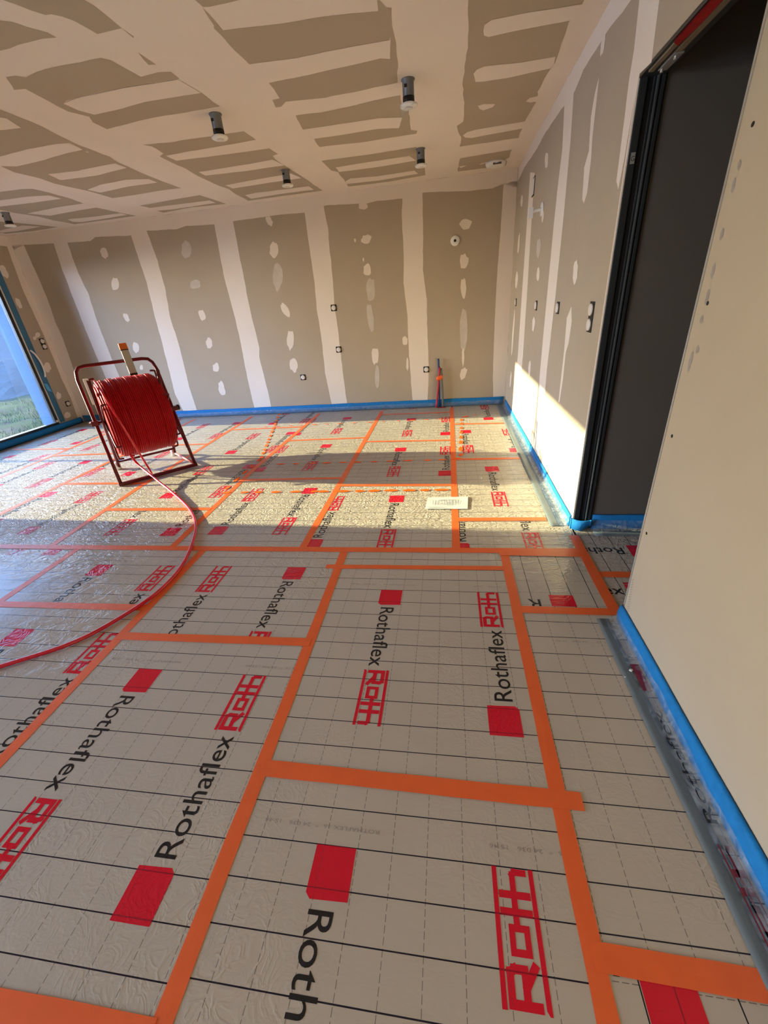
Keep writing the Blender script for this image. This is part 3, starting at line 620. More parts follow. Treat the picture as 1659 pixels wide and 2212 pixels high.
tape([(.045, 2.20), (.05, 5.92)], 'long orange tape strip under the paper plan, running to the grey conduits', ZY)
tape([(-.957, 2.20), (-.945, 5.90)], 'orange tape strip from the cross seam to the back wall, second from the right', ZY)
tape([(-1.905, 2.20), (-1.945, 3.75), (-1.89, 5.92)], 'orange tape strip from cross seam to back wall, third from the right', ZY)
tape([(-2.885, 2.20), (-2.94, 3.3), (-2.96, 5.92)], 'orange tape strip passing under the front bar of the pipe reel', ZY)
tape([(-3.92, 2.3), (-3.88, 4.1), (-3.9, 5.9)], 'faint orange tape strip in the sky glare left of the pipe reel', ZY)
tape([(-4.88, 2.6), (-4.92, 4.1), (-4.95, 5.85)], 'faint orange tape strip nearest the glazed bay', ZY)
tape([(-4.6, 2.195), (-1.25, 2.19), (.06, 2.195), (.77, 2.20)], 'longest cross tape strip, spanning the whole room just below the sunlit area', ZX, .055)
tape([(.30, 2.165), (.79, 2.155)], 'short wrinkled tape strip doubled over the cross seam beside the doorway', ZX + .0016, .045)
tape([(-2.62, 1.57), (-1.64, 1.58)], 'cross tape strip on the left that the red pipe runs over', ZX)
tape([(-1.66, 1.365), (-.65, 1.38)], 'cross tape strip cutting off the word prints left of the centre strip', ZX)
tape([(-.64, .79), (.40, .78)], 'wide orange cross tape strip in the middle of the foreground', ZX, .055)
tape([(.33, .437), (.80, .428)], 'thick orange cross tape strip at the lower right above the half-covered red block', ZX, .055)
tape([(-1.66, .19), (-.66, .195)], 'orange cross tape strip in the bottom left corner of the floor', ZX, .055)
tape([(-.74, 2.0), (.31, 2.01)], 'cross tape strip just below the cross seam, its left end sticking past the centre strip', ZX, .04)
tape([(.34, 1.66), (.775, 1.66)], 'wrinkled tape strip below the small turned panel beside the doorway', ZX, .05)
tape([(.78, 2.38), (.782, 2.0), (.785, 1.64)], 'creased orange tape strip along the doorway threshold', ZY + .0026, .055)
tape([(.80, 1.968), (1.9, 1.96)], 'orange tape strip leading away into the dark hall', ZX)
tape([(-1.93, 4.61), (-.94, 4.62)], 'cross tape strip in the sun left of the second long strip from the right', ZX, .045)
tape([(-.96, 4.47), (.05, 4.42)], 'cross tape strip in the sun right of the second long strip from the right', ZX, .045)
tape([(-1.97, 3.395), (-.95, 3.40)], 'cross tape strip inside the reel shadow, left half', ZX, .045)
tape([(-.96, 3.235), (.05, 3.20)], 'cross tape strip inside the reel shadow, right half', ZX, .045)
tape([(.04, 3.815), (.73, 3.80)], 'cross tape strip ending at the edge foam opposite the reel shadow', ZX, .045)
tape([(.04, 2.595), (.66, 2.60)], 'bright cross tape strip below the paper plan', ZX, .05)
tape([(.05, 5.06), (.69, 5.02)], 'cross tape strip near the back right corner', ZX, .045)
tape([(-.95, 5.69), (.05, 5.66)], 'cross tape strip nearest the back wall, beside the conduits', ZX, .045)
tape([(-2.93, 2.79), (-1.93, 2.79)], 'sunlit cross tape strip that ends under the bend of the red pipe', ZX, .045)
tape([(-3.92, 3.39), (-2.93, 3.36)], 'cross tape strip meeting the left foot of the pipe reel', ZX, .045)
tape([(-4.93, 4.30), (-3.9, 4.33)], 'cross tape strip behind and left of the pipe reel', ZX, .045)
tape([(-3.92, 4.60), (-2.95, 4.58)], 'cross tape strip behind the pipe reel', ZX, .045)
tape([(-5.84, 4.63), (-4.93, 4.58)], 'cross tape strip closest to the glazed bay sill', ZX, .045)
tape([(-2.95, 5.2), (-1.92, 5.21)], 'cross tape strip near the back wall, right of the pipe reel', ZX, .045)

# sprayed dashes
def spray(paths, label, dash=.055, gap=.05, w=.024):
    rnd = random.Random(len(label)); p0 = paths[0][0]; root = empty('spray_marking', (p0[0], p0[1], 0))
    tag(root, label, 'spray marking', 'sprayed orange outlines')
    for pts in paths:
        pts = [Vector(p) for p in pts]
        for a, b in zip(pts, pts[1:]):
            L = (b - a).length; d = (b - a) / L; s = Vector((-d.y, d.x)); x = 0.0
            while x < L:
                l = min(dash * rnd.uniform(.7, 1.5), L - x + .02); c = a + d * (x + l / 2); ring = []
                for k in range(12):
                    q = 2 * PI * k / 12; f = rnd.uniform(.8, 1.15)
                    ring.append(c + d * (math.cos(q) * l / 2 * f) + s * (math.sin(q) * w * f))
                mb = MB(); i = 0
                for z in (.0034, .0040):
                    mb.v += [(p.x - p0[0], p.y - p0[1], z) for p in ring]
                mb.f.append([i + 12 + k for k in range(12)]); mb.mi.append(0); mb.sm.append(False)
                for k in range(12): mb.f.append([i + k, i + (k + 1) % 12, i + 12 + (k + 1) % 12, i + 12 + k]); mb.mi.append(0); mb.sm.append(False)
                mb.build('dash', M_SPRAY, root); x += l + gap * rnd.uniform(.6, 1.5)
    return root
spray([[(-2.55, 6.0), (-2.0, 4.0), (-2.0, 3.2)], [(-2.0, 3.11), (-1.12, 3.107)]], 'dashed fluorescent orange spray line bending along the sunlit edge of the reel shadow', .10, .07, .020)
spray([[(.0, 3.105), (-1.1, 3.105)]], 'nearly solid orange spray stripe ending above the paper plan', .13, .02, .022)
spray([[(-1.75, 3.80), (.03, 3.81)], [(.03, 3.81), (.13, 3.86)]], 'row of orange spray dashes crossing the dark middle of the reel shadow', .07, .09, .016)
spray([[(.12, 3.9), (.17, 5.30)], [(.17, 5.36), (.34, 5.46)]], 'orange spray dashes running towards the back right corner', .10, .07, .022)
spray([[(-2.5, 5.28), (-.1, 5.32)]], 'faint orange spray dashes parallel to the back wall', .05, .11, .012)

# ------------------------------------------------------------------ edge foam strips with plastic film
def edge_strip(name, label, a, b, nrm, h=.095, th=.011, flap=(.02, .11), film=True, bulge=.0, seed=0, foam=M_FOAM, flapmat=M_GREY, flapz=.0045):
    """foam standing against a wall from a to b; nrm points into the room; flap = start/end distance of the grey film on the floor"""
    a = Vector(a); b = Vector(b); nrm = Vector(nrm).normalized(); L = (b - a).length; d = (b - a) / L; n = max(6, int(L / .06))
    root = empty(name, a); tag(root, label, 'edge insulation strip', 'blue edge foam along the walls')
    wob = lambda x, s: noise.noise(Vector((x * 3.1, s * 7.3 + seed, .5)))
    mb = MB(); rows = []
    for k in range(n + 1):
        x = L * k / n; hh = h * (1 + .05 * wob(x, 1)); t2 = th * (1 + .25 * wob(x, 2)); row = []
        for (o, z) in ((0.0012, 0), (0.0012, hh), (t2 * .35, hh + .003), (t2 * .9 + .002, hh - .004), (t2 + bulge + .003 * wob(x, 3), hh * .55), (t2 + .002, .0)):
            q = d * x + nrm * o; row.append(len(mb.v)); mb.v.append((q.x, q.y, max(z, .003)))
        rows.append(row)
    for r0, r1 in zip(rows, rows[1:]):
        for i in range(6): mb.f.append([r0[i], r0[(i + 1) % 6], r1[(i + 1) % 6], r1[i]]); mb.mi.append(0); mb.sm.append(True)
    mb.f.append(rows[0][::-1]); mb.f.append(rows[-1]); mb.mi += [0, 0]; mb.sm += [False, False]
    mb.build('foam', foam, root)
    if film:
        fb = MB(); rows = []
        for k in range(n + 1):
            x = L * k / n; row = []
            for i, (o, z) in enumerate(((th + .003, h * .62), (th + .010, h * .40), (th + .016, h * .18), (th + .035, .012), (flap[0] + .008, .0075), (flap[0] + .018, flapz))):
                c = .007 if i < 4 else .003
                o2 = o + c * wob(x * 2.4, 10 + i); z2 = max(.0048, z + c * .8 * wob(x * 3.0, 20 + i)) if i < 5 else flapz + .0005
                q = d * x + nrm * o2; row.append(len(fb.v)); fb.v.append((q.x, q.y, z2))
            rows.append(row)
        for r0, r1 in zip(rows, rows[1:]):
            for i in range(5): fb.f.append([r0[i], r0[i + 1], r1[i + 1], r1[i]]); fb.mi.append(0); fb.sm.append(True)
        fb.build('clear_film', M_CLEAR, root)
    gb = MB(); rows = []
    for k in range(n + 1):
        x = L * k / n; row = []
        for i, f in enumerate((0, .33, .66, 1)):
            o2 = flap[0] + (flap[1] - flap[0]) * f + .003 * wob(x * 1.5, 30 + i); q = d * x + nrm * o2
            row.append(len(gb.v)); gb.v.append((q.x, q.y, flapz - .001 + (.002 * max(0, wob(x * 2, 40 + i)) if 0 < i < 3 else 0)))
        rows.append(row)
    for r0, r1 in zip(rows, rows[1:]):
        for i in range(3): gb.f.append([r0[i], r0[i + 1], r1[i + 1], r1[i]]); gb.mi.append(0); gb.sm.append(True)
    g = gb.build('film_flap', flapmat, root); sol = g.modifiers.new('thickness', 'SOLIDIFY'); sol.thickness = .0006
    return root
edge_strip('edge_foam', 'blue edge foam strip along the foot of the back wall', (XR - .02, yb(XR) - .002, 0), (XL + .02, yb(XL) - .002, 0), (-.012, -1, 0), h=.10, flap=(.015, .05), seed=1)
edge_strip('edge_foam', 'sunlit blue edge foam strip at the foot of the right wall, beyond the doorway', (XR, 5.94, 0), (XR, 2.50, 0), (-1, 0, 0), h=.075, flap=(.05, .125), seed=2)
es = edge_strip('edge_foam', 'blue edge foam strip in the right foreground, with printed film folded against it', (XR, DY0 + .01, 0), (XR, -.8, 0), (-1, 0, 0), h=.085, th=.014, flap=(.05, .105), seed=3, bulge=.006)
edge_strip('edge_foam', 'shaded blue edge foam strip at the foot of the dark hall wall', (XR + .115, DY1, 0), (2.5, DY1, 0), (0, -1, 0), h=.10, flap=(.04, .10), seed=4)
edge_strip('edge_foam', 'thick dark blue edge foam strip under the glazed bay', (XL, 6.05, 0), (XL, 1.6, 0), (1, 0, 0), h=.085, th=.03, flap=(.03, .055), seed=5, bulge=.012, film=False, flapmat=M_BLACK)
# print on the folded film of the near strip
pm_ = MB()
for q in TXT_NAME: pm_.poly([(-.034 - t * .030, -.50 - (1 - s) * .36, .012) for s, t in q])
pm_.build('black_print', M_FBLK, es)
pm_ = MB()
for q in LOGO: pm_.poly([(-.030 - t * .33, -1.20 + s * 1.1, .0125) for s, t in q])
pm_.build('red_print', M_FRED, es)
pm_ = MB(); pm_.poly([(-.028, -.28, .0125), (-.060, -.28, .0125), (-.060, -.41, .0125), (-.028, -.41, .0125)])
pm_.build('red_block_print', M_FRED, es)
# loose curl of foam at the doorway corner
cb = MB(); cpts = [(XR - .012, 2.478, .045), (XR + .02, 2.452, .042), (XR + .055, 2.440, .05), (XR + .10, 2.445, .064)]
rows = []
for k, p in enumerate(smooth_path(cpts, 5)):
    hh = .048 * (1 - .55 * (k / 15.0) ** 2); i = len(cb.v)
    for (o, z) in ((0, -hh), (.012, -hh), (.012, hh * .6), (.006, hh * .75), (0, hh * .6)): cb.v.append((p.x, p.y - o, max(.004, p.z + z)))
    rows.append(i)
for a, b in zip(rows, rows[1:]):
    for i in range(5): cb.f.append([a + i, a + (i + 1) % 5, b + (i + 1) % 5, b + i]); cb.mi.append(0); cb.sm.append(True)
cb.f.append([rows[0] + i for i in range(5)]); cb.f.append([rows[-1] + i for i in reversed(range(5))]); cb.mi += [0, 0]; cb.sm += [False, False]
tag(cb.build('foam_offcut', M_FOAM), 'bright blue curled end of foam at the foot of the doorway jamb', 'foam')
# blue masking strip up the side of the glazed bay, with its peeled end
bt = empty('masking_strip', (XL, wy1, 0)); tag(bt, 'blue masking strip standing up the side of the glazed bay', 'masking strip')
b1 = MB(); b1.box((.001, .004, .10), (.006, .098, 2.32)); b1.build('film', mat('blue_masking_film', (0.05, 0.16, 0.27), 0.5, 0.3, noise_amt=.2, noise_scale=6), bt)
b2 = MB(); b2.tube(smooth_path([(.012, .02, 1.17), (.035, .05, 1.10), (.045, .075, .98), (.035, .08, .86), (.014, .07, .78)], 5), .012, 8); b2.build('peeled_edge', M_WHITE, bt)
b3 = MB(); b3.poly([(.012, .0, .70), (.05, -.02, .60), (.05, .045, .56), (.012, .06, .68)]); b3.build('torn_corner', mat('torn_blue', (.10, .45, .80), .5, .3), bt)

# ------------------------------------------------------------------ sockets and fittings on the walls
def frame_matrix(p, nrm, up=Vector((0, 0, 1))):
    n = Vector(nrm).normalized(); r = up.cross(n).normalized(); return Matrix(((r.x, up.x, n.x, p.x), (r.y, up.y, n.y, p.y), (r.z, up.z, n.z, p.z), (0, 0, 0, 1)))
def socket(p, nrm, label, kind='single', group='wall boxes for sockets'):
    root = empty('socket_box'); root.matrix_world = frame_matrix(p, nrm); tag(root, label, 'socket box', group)
    hy = .078 if kind == 'double' else .040
    mb = MB(); mb.box((-.040, -hy, .0008), (.040, hy, .004)); mb.build('rim', M_BLACK, root, bevel=.0015)
    for dy in ((.038, -.038) if kind == 'double' else (0,)):
        c = MB(); c.lathe([(.0042, .031), (.010, .031), (.014, .029), (.0145, .012), (.0135, .006)], (0, dy, 0), (0, 0, 1), 24); c.build('cover', M_CAPG, root)
    return root
for px, py, lab in ((721, 665, 'round-covered black socket box on the back wall, highest of the row left of the conduits'), (732, 755, 'black socket box on the back wall, directly below the highest of its row'),
                    (655, 815, 'black socket box on the back wall between the third and fourth plaster bands, leftmost there'), (921, 798, 'black socket box on the back wall just left of the conduits')):
    socket(at_b(px, py), (-.012, -1, 0), lab)
socket(at_l(93, 743), (1, 0, 0), 'double black socket box on the left wall beside the glazed bay', 'double'); socket(at_l(146, 872), (1, 0, 0), 'single black socket box low on the left wall near the floor')
for px, py, lab in ((1115, 653, 'black socket box on the right wall nearest the corner'), (1159, 660, 'black socket box on the right wall, middle of the row of three singles'), (1206, 665, 'black socket box on the right wall, third from the corner')):
    socket(at_r(px, py), (-1, 0, 0), lab)
socket(at_r(1277, 685), (-1, 0, 0), 'double upright switch box on the right wall beside the doorway frame', 'double')
ab = empty('wall_box'); ab.matrix_world = frame_matrix(at_r(1153, 403), (-1, 0, 0)); tag(ab, 'dark cut-out wall box high on the right wall near the corner', 'wall box')
m_ = MB(); m_.box((-.055, -.075, .0008), (.055, .075, .004)); m_.build('rim', M_BLACK, ab, bevel=.002); m_ = MB(); m_.box((-.042, -.062, .004), (.042, .062, .007)); m_.build('insert', M_CAPG, ab)
hk = empty('light_fitting'); hk.matrix_world = frame_matrix(at_r(1172, 452), (-1, 0, 0)); tag(hk, 'small white wall light connector hanging out of the right wall', 'light fitting')
m_ = MB(); m_.lathe([(.001, .05), (.008, .05), (.012, .045)], (0, 0, 0), (0, 0, 1), 24); m_.build('rosette', M_WHITE, hk); m_ = MB(); m_.tube([(0, 0, .012), (0, -.004, .055), (0, -.01, .085)], .013, 10); m_.box((-.020, -.055, .075), (.020, .02, .115)); m_.build('connector', M_WHITE, hk, bevel=.003)
oc = empty('outlet_cover'); oc.matrix_world = frame_matrix(at_b(983, 520), (-.012, -1, 0)); tag(oc, 'round white outlet cover high on the back wall right of the fifth plaster band', 'outlet cover')
m_ = MB(); m_.lathe([(.001, .055), (.010, .055), (.016, .048), (.016, .018)], (0, 0, 0), (0, 0, 1), 28); m_.build('cover', M_WHITE, oc); m_ = MB(); m_.lathe([(.0155, .016), (.0175, .015)], (0, 0, 0), (0, 0, 1), 16); m_.build('hole', M_BLACK, oc)
# screw holes in the near part of the right wall
for (px, py, lab) in ((1627, 268, 'small dark screw hole in the near right wall, highest'), (1529, 655, 'small dark screw hole in the near right wall, second from the top'), (1452, 942, 'small dark screw hole in the near right wall, third from the top'), (1397, 1152, 'small dark screw hole in the near right wall, lowest')):
    o = empty('screw'); o.matrix_world = frame_matrix(at_r(px, py), (-1, 0, 0)); m_ = MB(); m_.lathe([(.0008, .0065), (.0016, .006), (.0018, .003)], (0, 0, 0), (0, 0, 1), 12)
    s_ = m_.build('screw_head', M_BLACK, o); tag(o, lab, 'screw', 'drywall screws in the near right wall')

# ------------------------------------------------------------------ ceiling fittings
def downlight(x, y, label, torn=False):
    root = empty('downlight_sleeve', (x, y, ZC)); tag(root, label, 'downlight sleeve', 'downlight sleeves hanging from the ceiling')
    m_ = MB(); m_.lathe([(0, .043), (-.004, .043), (-.010, .036), (-.095, .036), (-.100, .034)], (0, 0, 0), (0, 0, 1), 24); m_.build('sleeve', M_CAN, root)
    m_ = MB(); m_.lathe([(-.082, .0368), (-.118, .0368)], (0, 0, 0), (0, 0, 1), 24); m_.build('collar', M_BLACK, root); m_ = MB(); m_.box((-.022, -.0385, -.045), (-.004, -.033, -.030)); m_.build('side_slot', M_BLACK, root)
    m_ = MB(); m_.lathe([(-.112, .040), (-.118, .055), (-.126, .056), (-.132, .050), (-.134, .015)], (0, 0, 0), (0, 0, 1), 28); m_.build('rim', M_WHITE, root)
    m_ = MB(); m_.lathe([(-.1335, .024), (-.138, .020)], (0, 0, 0), (0, 0, 1), 18); m_.build('lens', M_CAPG, root)
    if torn:
        m_ = MB(); P = [(-.055, -.03, -.128), (.045, -.05, -.125), (.05, .01, -.131), (.0, -.045, -.165), (-.045, -.05, -.19), (-.06, -.02, -.17)]
        m_.poly([P[0], P[1], P[2]]); m_.poly([P[0], P[1], P[3]]); m_.poly([P[0], P[3], P[4], P[5]]); m_.build('torn_film', M_CLEAR, root)
    return root
downlight(-.235, 3.50, 'grey downlight sleeve hanging from the ceiling, nearest on the right, with torn film', True)
downlight(-.235, 4.87, 'grey downlight sleeve on the ceiling, right-hand one closest to the back wall')
downlight(-1.545, 3.53, 'grey downlight sleeve on the ceiling, left-hand one of the nearer pair')
downlight(-1.555, 4.93, 'grey downlight sleeve on the ceiling, left-hand one of the farther pair')
downlight(-4.91, 5.04, 'grey downlight sleeve at the far left edge of the ceiling')
sm = empty('smoke_detector', (.51, 5.66, ZC)); tag(sm, 'round white smoke detector on the ceiling in the back right corner', 'smoke detector')
m_ = MB(); m_.lathe([(0, .105), (-.012, .105), (-.034, .095), (-.042, .07), (-.042, .02)], (0, 0, 0), (0, 0, 1), 32); m_.build('body', M_WHITE, sm)
m_ = MB(); m_.box((-.035, -.098, -.038), (.05, -.086, -.022)); m_.build('vent', M_CGREY, sm)

# ------------------------------------------------------------------ conduits by the back wall
def conduit(px0, py0, px1, py1, m, label, off, r=.0125):
    a = at_b(px0, py0, off); b = at_b(px1, py1, off); b = b + (b - a) * ((b.z - .004) / (a.z - b.z))
    mb = MB(); mid = (a + b) / 2 + Vector((.004, 0, 0)); pts = smooth_path([b, mid, a], 8); mb.tube(pts, r, 12)
    mb.tube([a + (a - b).normalized() * -.002, a + (a - b).normalized() * .0015], r * .65, 10, 1)
    return tag(mb.build('conduit', [m, M_BLACK]), label, 'conduit', 'conduits rising by the back wall')
conduit(947, 775, 949, 866, M_CBLUE, 'tall blue conduit stub rising in front of the back wall', .035, .0125)
conduit(949.5, 793, 943.5, 866, M_CRED, 'red conduit stub leaning in the taped bundle by the back wall', .058, .0125)
conduit(953, 796, 956, 866, M_CGREY, 'grey conduit stub on the right of the taped bundle by the back wall', .050, .014)
tb = MB(); c = [at_b(943.2, 818, .072), at_b(949, 816.5, .078), at_b(955.3, 814.5, .068)]
rows = []
for p in smooth_path([at_b(942.8, 819, .03)] + c + [at_b(956.2, 814, .028)], 5):
    rows.append(len(tb.v)); tb.v.append(tuple(p + Vector((0, 0, -.028)))); tb.v.append(tuple(p + Vector((0, 0, .028))))
for a, b in zip(rows, rows[1:]): tb.f.append([a, a + 1, b + 1, b]); tb.mi.append(0); tb.sm.append(True)
o = tb.build('tape_band', M_TAPE); o.modifiers.new('thickness', 'SOLIDIFY').thickness = .001; tag(o, 'orange tape band tying the conduits together at the back wall', 'tape')

# ------------------------------------------------------------------ paper plan on the floor
pp = [(-.163, 2.960), (.150, 2.965), (.138, 2.752), (-.175, 2.758)]; mb = MB(); NX, NY = 16, 10; g = []
for jy in range(NY + 1):
    for ix in range(NX + 1):
        u_, v_ = ix / NX, jy / NY
        a = Vector(pp[3]).lerp(Vector(pp[2]), u_); b = Vector(pp[0]).lerp(Vector(pp[1]), u_); q = a.lerp(b, v_)
        g.append(len(mb.v)); mb.v.append((q.x, q.y, .0052 + .004 * abs(noise.noise(Vector((u_ * 3, v_ * 2, 1)))) + .006 * max(0, u_ - .85)))
for jy in range(NY):
    for ix in range(NX):
        k = jy * (NX + 1) + ix; mb.f.append([g[k], g[k + 1], g[k + NX + 2], g[k + NX + 1]]); mb.mi.append(0); mb.sm.append(True)
pl_ = mb.build('plan_sheet', M_PAPER); tag(pl_, 'white sheet of paper with a grey floor plan drawing, lying in the sun', 'paper plan')
mb = MB(); rnd = random.Random(5)
def ln(x0, y0, x1, y1, w=.0016):
    dx, dy = x1 - x0, y1 - y0; L = math.hypot(dx, dy); nx, ny = -dy / L * w, dx / L * w
    mb.poly([(x0 + nx, y0 + ny, .0106), (x1 + nx, y1 + ny, .0106), (x1 - nx, y1 - ny, .0106), (x0 - nx, y0 - ny, .0106)])
for (x0, y0, x1, y1) in ((-.075, 2.90, .055, 2.90), (.055, 2.90, .055, 2.82), (.055, 2.82, -.03, 2.82), (-.03, 2.82, -.03, 2.90), (-.10, 2.89, -.03, 2.89), (-.10, 2.89, -.10, 2.83), (-.10, 2.83, -.03, 2.84), (.01, 2.90, .01, 2.82), (-.03, 2.86, .055, 2.86), (-.07, 2.89, -.07, 2.84), (.075, 2.90, .065, 2.83), (-.115, 2.90, -.118, 2.82), (-.165, 2.775, -.03, 2.772), (.035, 2.86, .035, 2.90), (-.02, 2.84, .04, 2.84)): ln(x0, y0, x1, y1)
mb.build('drawing', M_INK, pl_)
# plaster crumbs
for k, (px, py, r, lab) in enumerate(((1363, 1448, .010, 'larger white plaster crumb on the grey film flap in the right foreground'), (1350, 1462, .004, 'tiny white plaster crumb below the larger one on the grey film flap'), (1318, 1423, .003, 'tiny white crumb on the panel beside the grey film flap'))):
    p = at_z(px, py, .006); mb = MB(); n = 8; top = []
    for q in range(n): w = 2 * PI * q / n; top.append((p.x + r * math.cos(w) * random.uniform(.7, 1.2), p.y + r * .6 * math.sin(w) * random.uniform(.7, 1.2)))
    i = 0; mb.v = [(x, y, .0045) for x, y in top] + [(x * .9 + p.x * .1, y * .9 + p.y * .1, .0045 + r * .5) for x, y in top]
    for q in range(n): mb.f.append([q, (q + 1) % n, n + (q + 1) % n, n + q]); mb.mi.append(0); mb.sm.append(False)
    mb.f.append(list(range(n, 2 * n))); mb.mi.append(0); mb.sm.append(False)
    tag(mb.build('plaster_crumb', M_WHITE), lab, 'crumb', 'plaster crumbs')

# ------------------------------------------------------------------ pipe reel (local x along the axle, y away from the camera)
RA = Vector((-3.157, 3.305, 0)); RZ = math.atan2(.715, .699)
reel = empty('pipe_reel', RA, RZ); tag(reel, 'red tubular reel stand carrying a thick coil of red heating pipe', 'pipe reel')
RT = .0165; ZA, NA, RCO = .576, .300, .375
up = lambda z: z * .5
hoop = [(0, 0, .018), (0, up(.3), .3), (0, up(.6), .6), (0, up(.96), .96), (.015, up(1.03), 1.03), (.045, up(1.065), 1.065), (.10, up(1.075), 1.075), (.607, up(1.075), 1.075), (.662, up(1.065), 1.065), (.692, up(1.03), 1.03), (.707, up(.96), .96), (.707, up(.6), .6), (.707, up(.3), .3), (.707, 0, .018)]
mb = MB(); mb.tube(hoop, RT, 14); mb.build('front_hoop', M_RED, reel)
mb = MB(); mb.box((-.02, -.016, .003), (.727, .016, .034)); mb.build('foot_bar', M_RED, reel, bevel=.004)
for x, nm in ((.065, 'rear_leg'), (.642, 'rear_leg')):
    mb = MB(); leg = [(x, .60, .03), (x, NA, ZA), (x, .08, .985)]; mb.tube(leg, RT, 12); l = mb.build(nm, M_RED, reel)
    mb = MB(); mb.lathe([(0.003, .030), (.06, .030), (.085, .026)], (x - .008, .612, 0), (0, 0, 1), 20); mb.build('foot_cap', M_WHITE, l)
mb = MB(); mb.tube([(.065, .555, .095), (.642, .555, .095)], .012, 10); mb.build('cross_bar', M_RED, reel)
mb = MB(); mb.tube([(.642, .59, .03), (.700, .02, .035)], .012, 10); mb.build('side_brace', mat('pink_brace', (.55, .12, .13), .4, .4), reel)
mb = MB(); A0 = Vector((.052, .205, .755)); A1 = Vector((.045, .075, 1.00)); w = Vector((.020, -.014, .0))
mb.v = [tuple(q) for q in (A0 - w, A0 + w, A1 + w, A1 - w)]; mb.v += [(x + .004, y + .008, z) for x, y, z in mb.v]; mb.f = [[0, 1, 2, 3], [7, 6, 5, 4], [0, 4, 5, 1], [1, 5, 6, 2], [2, 6, 7, 3], [3, 7, 4, 0]]; mb.mi = [0] * 6; mb.sm = [False] * 6
mb.build('side_plate', M_WHITE, reel, bevel=.004)
mb = MB(); mb.tube([(-.05, NA, ZA), (.76, NA, ZA)], .014, 12); mb.build('axle', M_RED, reel)
for x, nm in ((-.012, 'axle_clamp'), (.712, 'axle_clamp')):
    mb = MB(); mb.box((x - .028, NA - .045, ZA - .022), (x + .040, NA + .02, ZA + .022)); cl_ = mb.build(nm, M_RED, reel, bevel=.006)
mb = MB(); mb.lathe([(0, .012), (.02, .028), (.04, .028), (.045, .02)], (.735, NA, ZA), (1, 0, 0), 14); mb.build('lock_knob', M_BLACK, reel)
mb = MB(); mb.tube(smooth_path([(.675, NA, ZA), (.688, NA - .09, ZA - .14), (.698, NA - .16, ZA - .27), (.700, NA - .20, ZA - .385)], 5), .013, 10); mb.build('crank_arm', M_RED, reel)
for xe, dx in ((.078, -.02), (.652, .02)):
    for k in range(6):
        w = PI / 6 + k * PI / 3; c_, s_ = math.cos(w), math.sin(w); mb = MB()
        mb.tube(smooth_path([(xe, NA, ZA), (xe, NA + c_ * .2, ZA + s_ * .2), (xe, NA + c_ * .37, ZA + s_ * .37), (xe - dx * .6, NA + c_ * .392, ZA + s_ * .392), (xe - dx * 2.2, NA + c_ * .395, ZA + s_ * .395)], 5), .009, 8)
        mb.build('spoke', M_RED, reel)
# the wound pipe: a ribbed drum, each rib one turn of 17 mm pipe
prof = []; u0, u1, turns = .088, .645, 33; pr = (u1 - u0) / turns / 2; rnd = random.Random(11)
prof.append((u0, .14)); 
for k in range(turns):
    cu = u0 + pr * (2 * k + 1); e = min(k, turns - 1 - k)
    rr = RCO - (.050, .026, .012, .004)[e] if e < 4 else RCO
    rr += rnd.uniform(-.0025, .0025) + (.004 if k in (8, 9, 12) else 0) - (.006 if k in (5, 6, 10, 26) else 0)
    for q in range(7):
        w = PI * q / 6; prof.append((cu - pr * math.cos(w), rr - pr + pr * 1.05 * math.sin(w)))
prof.append((u1, .14))
mb = MB(); mb.lathe(prof, (0, NA, ZA), (1, 0, 0), 160); mb.build('pipe_coil', M_COIL, reel)
# loose turn that droops in front of the coil
mb = MB(); mb.tube(smooth_path([(.115, .22, .955), (.125, .06, .90), (.15, -.06, .74), (.195, -.10, .50), (.245, -.06, .25), (.285, .03, .06), (.292, .08, .012)], 8), .0095, 12); mb.build('loose_turn', M_PIPE, reel)
mb = MB(); mb.tube(smooth_path([(.20, NA + .05, .205), (.215, NA + .05, .17), (.23, NA + .05, .20)], 6), .009, 10); mb.build('sagging_turn', M_COIL, reel)
# pipe running off over the floor
MW = Matrix.Translation(RA) @ Matrix.Rotation(RZ, 4, 'Z')
loc = lambda x, y, z: MW @ Vector((x, y, z))
pts = [loc(.172, .14, .245)] + [at_z(x, y, z) for x, y, z in ((298, 1003, .145), (322, 1023, .085), (344, 1041, .052), (367, 1059, .022), (408, 1098, .0125), (423, 1140  , .0135), (400, 1210  , .0135), (345, 1275  , .0135), (250, 1340  , .0135), (150, 1391  , .0135), (0, 1440  , .0135))] + [Vector((-2.42, .92  , .0135)), Vector((-2.9, .6  , .0135)), Vector((-3.6, .5  , .0135))]
mb = MB(); mb.tube(smooth_path(pts, 12), .0105, 14); tag(mb.build('heating_pipe', M_PIPE), 'loose red heating pipe curving over the floor from the reel to the left edge', 'pipe')
